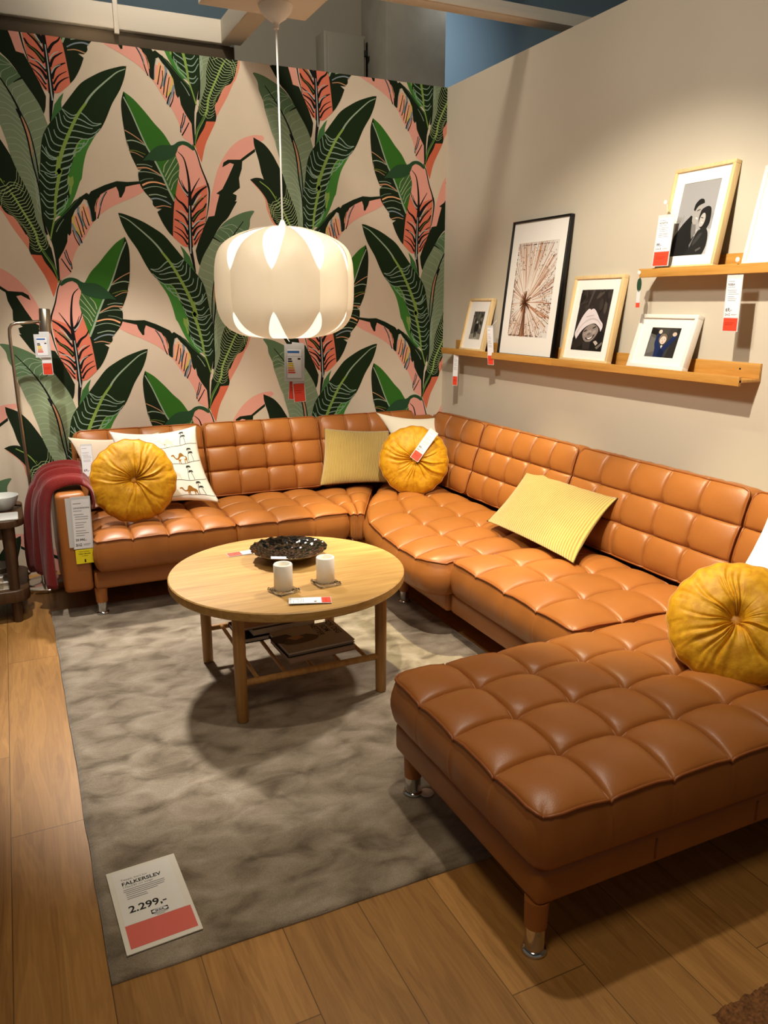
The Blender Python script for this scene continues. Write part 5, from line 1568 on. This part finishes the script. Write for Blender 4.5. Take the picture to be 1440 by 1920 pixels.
# ------------------------------------------------------------------ pendant lamp
PX_, PY_ = -1.728, -1.930
def pendant():
    t = thing('pendant_lamp', 'white petal drum pendant lamp glowing over the coffee table', 'lamp', (PX_, PY_, 1.374))
    zb, zt, R = 1.374, 1.738, .240
    # profile: s 0 (top centre) .. 1 (bottom centre)
    prof = [(.016, zt + .012), (.05, zt + .008), (.10, zt - .002), (.15, zt - .018), (.195, zt - .042), (.222, zt - .070), (.235, zt - .105), (.2395, zt - .15), (.240, (zt + zb) / 2), (.2385, zb + .13), (.234, zb + .095), (.222, zb + .062), (.198, zb + .034), (.160, zb + .014), (.11, zb + .003), (.05, zb - .001), (.016, zb - .001)]
    pp = smooth_path(prof, 6, False, 80)
    pp = [Vector((p.x * .955, p.y)) for p in pp]
    ls = [0]
    for a, b in zip(pp, pp[1:]): ls.append(ls[-1] + (b - a).length)
    def S(s):
        d = s * ls[-1]
        for i in range(len(pp) - 1):
            if d <= ls[i + 1]: return pp[i].lerp(pp[i + 1], (d - ls[i]) / max(1e-9, ls[i + 1] - ls[i]))
        return pp[-1]
    def shade_mat(name, col, em, tr=.55):
        m = bpy.data.materials.new(name); m.use_nodes = True
        nt = m.node_tree; N = nt.nodes.new; L = nt.links.new
        b = nt.nodes['Principled BSDF']; b.inputs['Base Color'].default_value = lin(col); b.inputs['Roughness'].default_value = .5
        b.inputs['Emission Color'].default_value = lin(col); b.inputs['Emission Strength'].default_value = em
        tl = N('ShaderNodeBsdfTranslucent'); tl.inputs[0].default_value = lin(col)
        mx = N('ShaderNodeMixShader'); mx.inputs[0].default_value = tr
        L(b.outputs[0], mx.inputs[1]); L(tl.outputs[0], mx.inputs[2]); L(mx.outputs[0], nt.nodes['Material Output'].inputs[0])
        return m
    inner = shade_mat('shade_single_layer', '#efefed', .10, .40)
    outer = shade_mat('shade_double_layer', '#dfcfb6', .09, .40)
    mb = MB()
    mb.lathe([(p.x - .003, p.y) for p in pp], 108, (PX_, PY_, 0))
    mb.build('inner_shade', inner, t, smooth=True, fix=True)
    NP = 9
    dth = 2 * PI / NP
    view = math.atan2(-4.6648 - PY_, -2.6297 - PX_)
    phase = view - math.radians(9.7)
    s1, s2 = .43, .63
    for k in range(NP):
        mb = MB(); rows = []
        for i in range(61):
            s = .015 + .97 * i / 60
            if s < s1: q = ((s1 - s) / (s1 - .015)); half = 1 - .90 * min(1, q ** .60) 
            elif s > s2: q = ((s - s2) / (.985 - s2)); half = 1 - .88 * min(1, q ** .72)
            else: half = 1
            p = S(s)
            row = []
            for j in range(13):
                w = (j / 12 - .5) * 2
                a = phase + (k + .5) * dth + w * half * dth / 2
                bulge = .002 + .013 * (1 - w * w) * min(1, p.x / .2) 
                row.append(mb.P((PX_ + (p.x + bulge) * math.cos(a), PY_ + (p.x + bulge) * math.sin(a), p.y + (.001 if s < .5 else -.001))))
            rows.append(row)
        for a_, b_ in zip(rows, rows[1:]):
            for j in range(12): mb.F([a_[j], b_[j], b_[j + 1], a_[j + 1]])
        mb.build('shade_panel', outer, t, smooth=True)
    mb = MB(); mb.lathe([(0, zt + .03), (.006, zt + .03), (.014, zt + .012), (.016, zt + .004), (0, zt + .004)], 20, (PX_, PY_, 0)); mb.build('cord_grip', M['cord_white'], t, smooth=True)
    mb = MB(); mb.lathe([(0, 1.655), (.02, 1.655), (.02, zt + .005), (0, zt + .005)], 20, (PX_, PY_, 0)); mb.build('lamp_holder', M['cord_white'], t, smooth=True, autosmooth=.9)
    bulb = pm('bulb_glass', '#fff2dc', .4, emit=2.5, emit_col=(1, .92, .80))
    mb = MB(); mb.lathe([(0, 1.545), (.018, 1.549), (.030, 1.566), (.034, 1.585), (.030, 1.606), (.018, 1.632), (.013, 1.655), (0, 1.655)], 24, (PX_, PY_, 0)); mb.build('bulb', bulb, t, smooth=True)
    mb = MB(); mb.tube([(PX_, PY_, zt + .02), (PX_ + .001, PY_, 2.05), (PX_, PY_, 2.37)], .0033, 8); mb.build('cord', M['cord_white'], t, smooth=True)
    mb = MB(); mb.lathe([(0, 2.352), (.009, 2.352), (.010, 2.366), (.016, 2.372), (.034, 2.384), (.050, 2.402), (.056, 2.419), (0, 2.419)], 32, (PX_, PY_, 0)); mb.build('ceiling_cup', M['cord_white'], t, smooth=True, autosmooth=.9)
    # point source of the bulb
    d = bpy.data.lights.new('pendant_bulb', 'POINT'); d.energy = 2.2; d.color = (1, .92, .80); d.shadow_soft_size = .03
    o = bpy.data.objects.new('pendant_bulb', d); COL.objects.link(o); o.location = (PX_, PY_, 1.50)
pendant()
t = thing('ceiling_board', 'white square mounting board above the pendant cord', 'board', (-1.77, -2.0, 2.42))
mb = MB(); mb.box((-1.955, -2.165, 2.42), (-1.592, -1.832, 2.438)); mb.build('panel', flat('board_white', '#d9d0c0', .6), t, bevel=.002)
for sx in (-1.93, -1.62):
    mb = MB(); mb.tube([(sx, -2.0, 2.438), (sx, -2.0, 4.2)], .003, 6); mb.build('hanging_wire', M['chrome'], t)
# tags under the lamp
LG = 'tags hanging under the pendant lamp'
def energy_label(xf, w, h, label, grp, sc=1):
    t = thing('energy_label', label, 'label', xf.translation, grp)
    mb = MB(xf); mb.box((0, 0, 0), (w, h, .0008)); mb.build('sleeve', M['sleeve'], t)
    mb = MB(xf); mb.box((w * .12, h * .08, .0009), (w * .88, h * .86, .0014)); c = mb.build('card', M['label'], t)
    mb = MB(xf); fz = lambda a, b: (a, b, .0017)
    bars(mb, [(w * .16, h * .76, w * .58, h * .06)], fz, 0)
    bars(mb, [(w * .13, h * .67, w * .74, h * .006), (w * .13, h * .085, w * .74, h * .006), (w * .13, h * .085, w * .01, h * .77), (w * .86, h * .085, w * .01, h * .77)], fz, 1)
    for k, (wd, mi) in enumerate(((.16, 1), (.19, 1), (.24, 2), (.26, 2), (.29, 3), (.31, 4), (.34, 5))):
        y = h * (.58 - k * .060)
        bars(mb, [(w * .18, y, w * wd, h * .042)], fz, mi)
        mb.F([mb.P(fz(w * (.18 + wd), y)), mb.P(fz(w * (.22 + wd), y + h * .021)), mb.P(fz(w * (.18 + wd), y + h * .042))], mi)
    bars(mb, [(w * .66, h * .585, w * .14, h * .045)], fz, 1)
    mb.build('energy_chart', [flat('energy_blue', '#2f64a8'), M['ink'], flat('energy_yellow', '#e3c422'), flat('energy_amber', '#e6a03a'), flat('energy_orange', '#de7038'), M['red']], c, fix=False)
    return t
cam_dir = Vector((-2.6297 - PX_, -4.6648 - PY_, 0)).normalized()
rt = Vector((-cam_dir.y, cam_dir.x, 0))
def facing(base, off, tilt=0):
    return frame_mat(Vector(base), rt, (0, 0, 1)) @ Matrix.Rotation(tilt, 4, 'Z') @ Matrix.Translation((off, 0, 0))
LB = Vector((PX_, PY_, -.012)) + rt * .012
price_tag(facing((LB.x, LB.y, 1.143), .010, .06), .044, .160, .066, '', '', 'white tag with orange end in front of the pair below the pendant lamp', LG, text_rows=3, logo=False)
xq = facing((LB.x, LB.y, 1.153), -.012, -.10); xq.translation = xq.translation - cam_dir * .006
price_tag(xq, .042, .205, .068, '', '', 'narrow tag with orange end, the rear one below the pendant lamp', LG, text_rows=3, logo=False)
energy_label(facing((LB.x, LB.y, 1.220), -.022, -.02) @ Matrix.Translation((0, 0, .004)), .072, .132, 'energy rating label with coloured arrows below the pendant lamp', LG)
mb = MB(); p = LB + cam_dir * .004; mb.tube([(PX_, PY_, 1.377), (p.x, p.y, 1.36)], .0011, 6)
o = mb.build('tag_string', M['cord_white']); tag(o, 'short white string holding the tags under the pendant lamp', 'string')

# ------------------------------------------------------------------ floor lamp
def floor_lamp():
    x, y = -2.612, -.225
    t = thing('floor_lamp', 'slim nickel floor reading lamp at the left by the wallpaper', 'lamp', (x, y, 0))
    mb = MB(); mb.lathe([(0, 0), (.128, 0), (.130, .004), (.130, .018), (.124, .022), (.03, .026), (0, .026)], 64, (x + .035, y, 0)); mb.build('base', M['chrome'], t, smooth=True, autosmooth=.6)
    mb = MB(); pts = [(x + .02, y, .024), (x + .013, y, .5), (x, y, 1.0), (x - .002, y, 1.335), (x + .001, y, 1.370), (x + .012, y, 1.388), (x + .034, y, 1.396), (x + .15, y - .006, 1.405)]
    pl = []
    P = [Vector(p) for p in pts]
    mb.tube(P, .0078, 12); mb.build('pole', M['nickel'], t, smooth=True)
    hx, hy, hz = x + .168, y - .008, 1.405
    tilt = Matrix.Translation((hx, hy, hz)) @ Matrix.Rotation(.06, 4, 'Y')
    mb = MB(tilt); mb.lathe([(0, .062), (.024, .062), (.0265, .059), (.0275, -.058), (.0255, -.058), (.0245, -.03), (0, -.028)], 36); h = mb.build('lamp_head', M['nickel'], t, smooth=True, autosmooth=.7)
    mb = MB(tilt); mb.lathe([(0, -.050), (.016, -.050), (.021, -.044), (.022, -.03), (0, -.029)], 24); mb.build('bulb', pm('reading_bulb', '#ffffff', .4, emit=40, emit_col=(1, .93, .80)), h, smooth=True)
    d = bpy.data.lights.new('reading_lamp', 'SPOT'); d.energy = 10; d.spot_size = math.radians(80); d.spot_blend = .5; d.shadow_soft_size = .015; d.color = (1, .85, .65)
    o = bpy.data.objects.new('reading_lamp', d); COL.objects.link(o); o.location = (hx, hy, hz - .062)
    g = 'tags hanging from the floor lamp head'
    energy_label(frame_mat((hx - .062, hy - .050, 1.228), (1, -.12, 0), (0, 0, 1)), .070, .115, 'white energy label hanging at the floor lamp head', g)
    price_tag(frame_mat((hx - .036, hy - .044, 1.140), (1, -.12, 0), (0, 0, 1)), .048, .215, .058, '', '', 'price tag with red end hanging from the floor lamp head', g, text_rows=3, logo=False)
    mb = MB(frame_mat((x + .055, y - .115, .027), (1, 0, 0), (0, .55, 1))); mb.box((-.016, 0, 0), (.016, .055, .001))
    tag(mb.build('care_tag', flat('clear_strip', '#b7b2aa', .2)), 'small clear tag standing on the floor lamp base', 'tag')
floor_lamp()

# ------------------------------------------------------------------ dark side table at the left edge
def rrect(x0, x1, y0, y1, r, n=8):
    o = []
    for cx, cy, a0 in ((x1 - r, y1 - r, 0), (x0 + r, y1 - r, PI / 2), (x0 + r, y0 + r, PI), (x1 - r, y0 + r, 1.5 * PI)):
        for k in range(n + 1): o.append((cx + r * math.cos(a0 + k * PI / 2 / n), cy + r * math.sin(a0 + k * PI / 2 / n)))
    return o
def prism(mb, pl, z0, z1, mi=0):
    a = [mb.P((p[0], p[1], z0)) for p in pl]; b = [mb.P((p[0], p[1], z1)) for p in pl]
    mb.F(a[::-1], mi); mb.F(b, mi)
    for k in range(len(pl)): mb.F([a[k], a[(k + 1) % len(pl)], b[(k + 1) % len(pl)], b[k]], mi)
st = thing('side_table', 'dark stained wooden side table with a lower shelf at the left edge', 'table', (-2.88, -.56, 0))
SX0, SX1, SY0, SY1, SZ = -3.16, -2.650, -.745, -.30, .512
mb = MB(); prism(mb, rrect(SX0, SX1, SY0, SY1, .075), SZ - .035, SZ); mb.build('table_top', M['dark_wood'], st, bevel=.004)
mb = MB(); prism(mb, rrect(SX0 + .01, SX1 - .01, SY0 + .01, SY1 - .01, .07), .105, .165); mb.build('lower_shelf', M['dark_wood'], st, bevel=.006)
for lx, ly in ((-2.725, -.70), (-3.06, -.70), (-2.725, -.345), (-3.06, -.345)):
    mb = MB(); mb.lathe([(0, 0), (.021, 0), (.027, .4), (.029, SZ - .035), (0, SZ - .035)], 20, (lx, ly, 0)); mb.build('leg', M['dark_wood'], st, smooth=True, autosmooth=.9)
mb = MB(); mb.box((-3.06, -.712, SZ - .095), (-2.725, -.688, SZ - .036)); mb.build('apron', M['dark_wood'], st, bevel=.003)
# on the side table
t = thing('bowl', 'white ceramic bowl on the dark side table', 'bowl', (-2.745, -.56, SZ))
mb = MB(); mb.lathe([(0, .002), (.035, 0), (.038, .004), (.058, .025), (.072, .060), (.074, .072), (.071, .072), (.066, .055), (.052, .027), (.034, .009), (0, .008)], 40, (-2.735, -.500, SZ)); mb.build('bowl_body', M['ceramic'], t, smooth=True, autosmooth=1.2)
mb = MB(); prism(mb, rrect(-2.95, -2.672, -.735, -.60, .008), SZ + .0005, SZ + .009); tag(mb.build('tray', M['ceramic'], bevel=.002), 'flat white square plate at the front of the dark side table', 'plate')
mb = MB(); mb.tube([(-2.70, -.455, SZ + .012), (-2.655, -.47, SZ + .008)], [.005, .007], 10); tag(mb.build('wooden_spoon', M['dark_wood'], smooth=True), 'short brown wooden handle beside the white bowl', 'spoon')
for k, (w, d, h, r, lab) in enumerate(((.24, .30, .035, .05, 'white spined book at the bottom of the side table shelf pile'), (.22, .28, .028, -.12, 'pale grey book in the middle of the side table shelf pile'), (.19, .25, .030, .30, 'grey book with dark edge on top of the side table shelf pile'))):
    book(-2.865, -.55, .1655 + (0, .0355, .064)[k], w, d, h, r, flat('cover_pale', '#c7c3ba'), lab, group='books on the side table shelf', page=flat('page_dark', '#5c5040') if k == 2 else None)

# ------------------------------------------------------------------ brown shag rug at the lower right
def shag():
    mb = MB(); x0, x1, y0, y1 = -1.405, -.05, -5.0, -3.735
    nx, ny = 150, 140; ids = {}
    rnd = random.Random(2)
    for i in range(nx + 1):
        for j in range(ny + 1):
            u, v = i / nx, j / ny
            e = min(u * nx, (1 - u) * nx, v * ny, (1 - v) * ny)
            x, y = x0 + (x1 - x0) * u, y0 + (y1 - y0) * v
            x += rnd.uniform(-.003, .003); y += rnd.uniform(-.003, .003)
            ids[i, j] = mb.P((x, y, .001 if e == 0 else .018 + rnd.uniform(-.007, .007)))
    for i in range(nx):
        for j in range(ny): mb.F([ids[i, j], ids[i + 1, j], ids[i + 1, j + 1], ids[i, j + 1]])
    tag(mb.build('shag_rug', M['shag'], smooth=True), 'dark brown shaggy rug corner on the floor at lower right', 'rug')
shag()
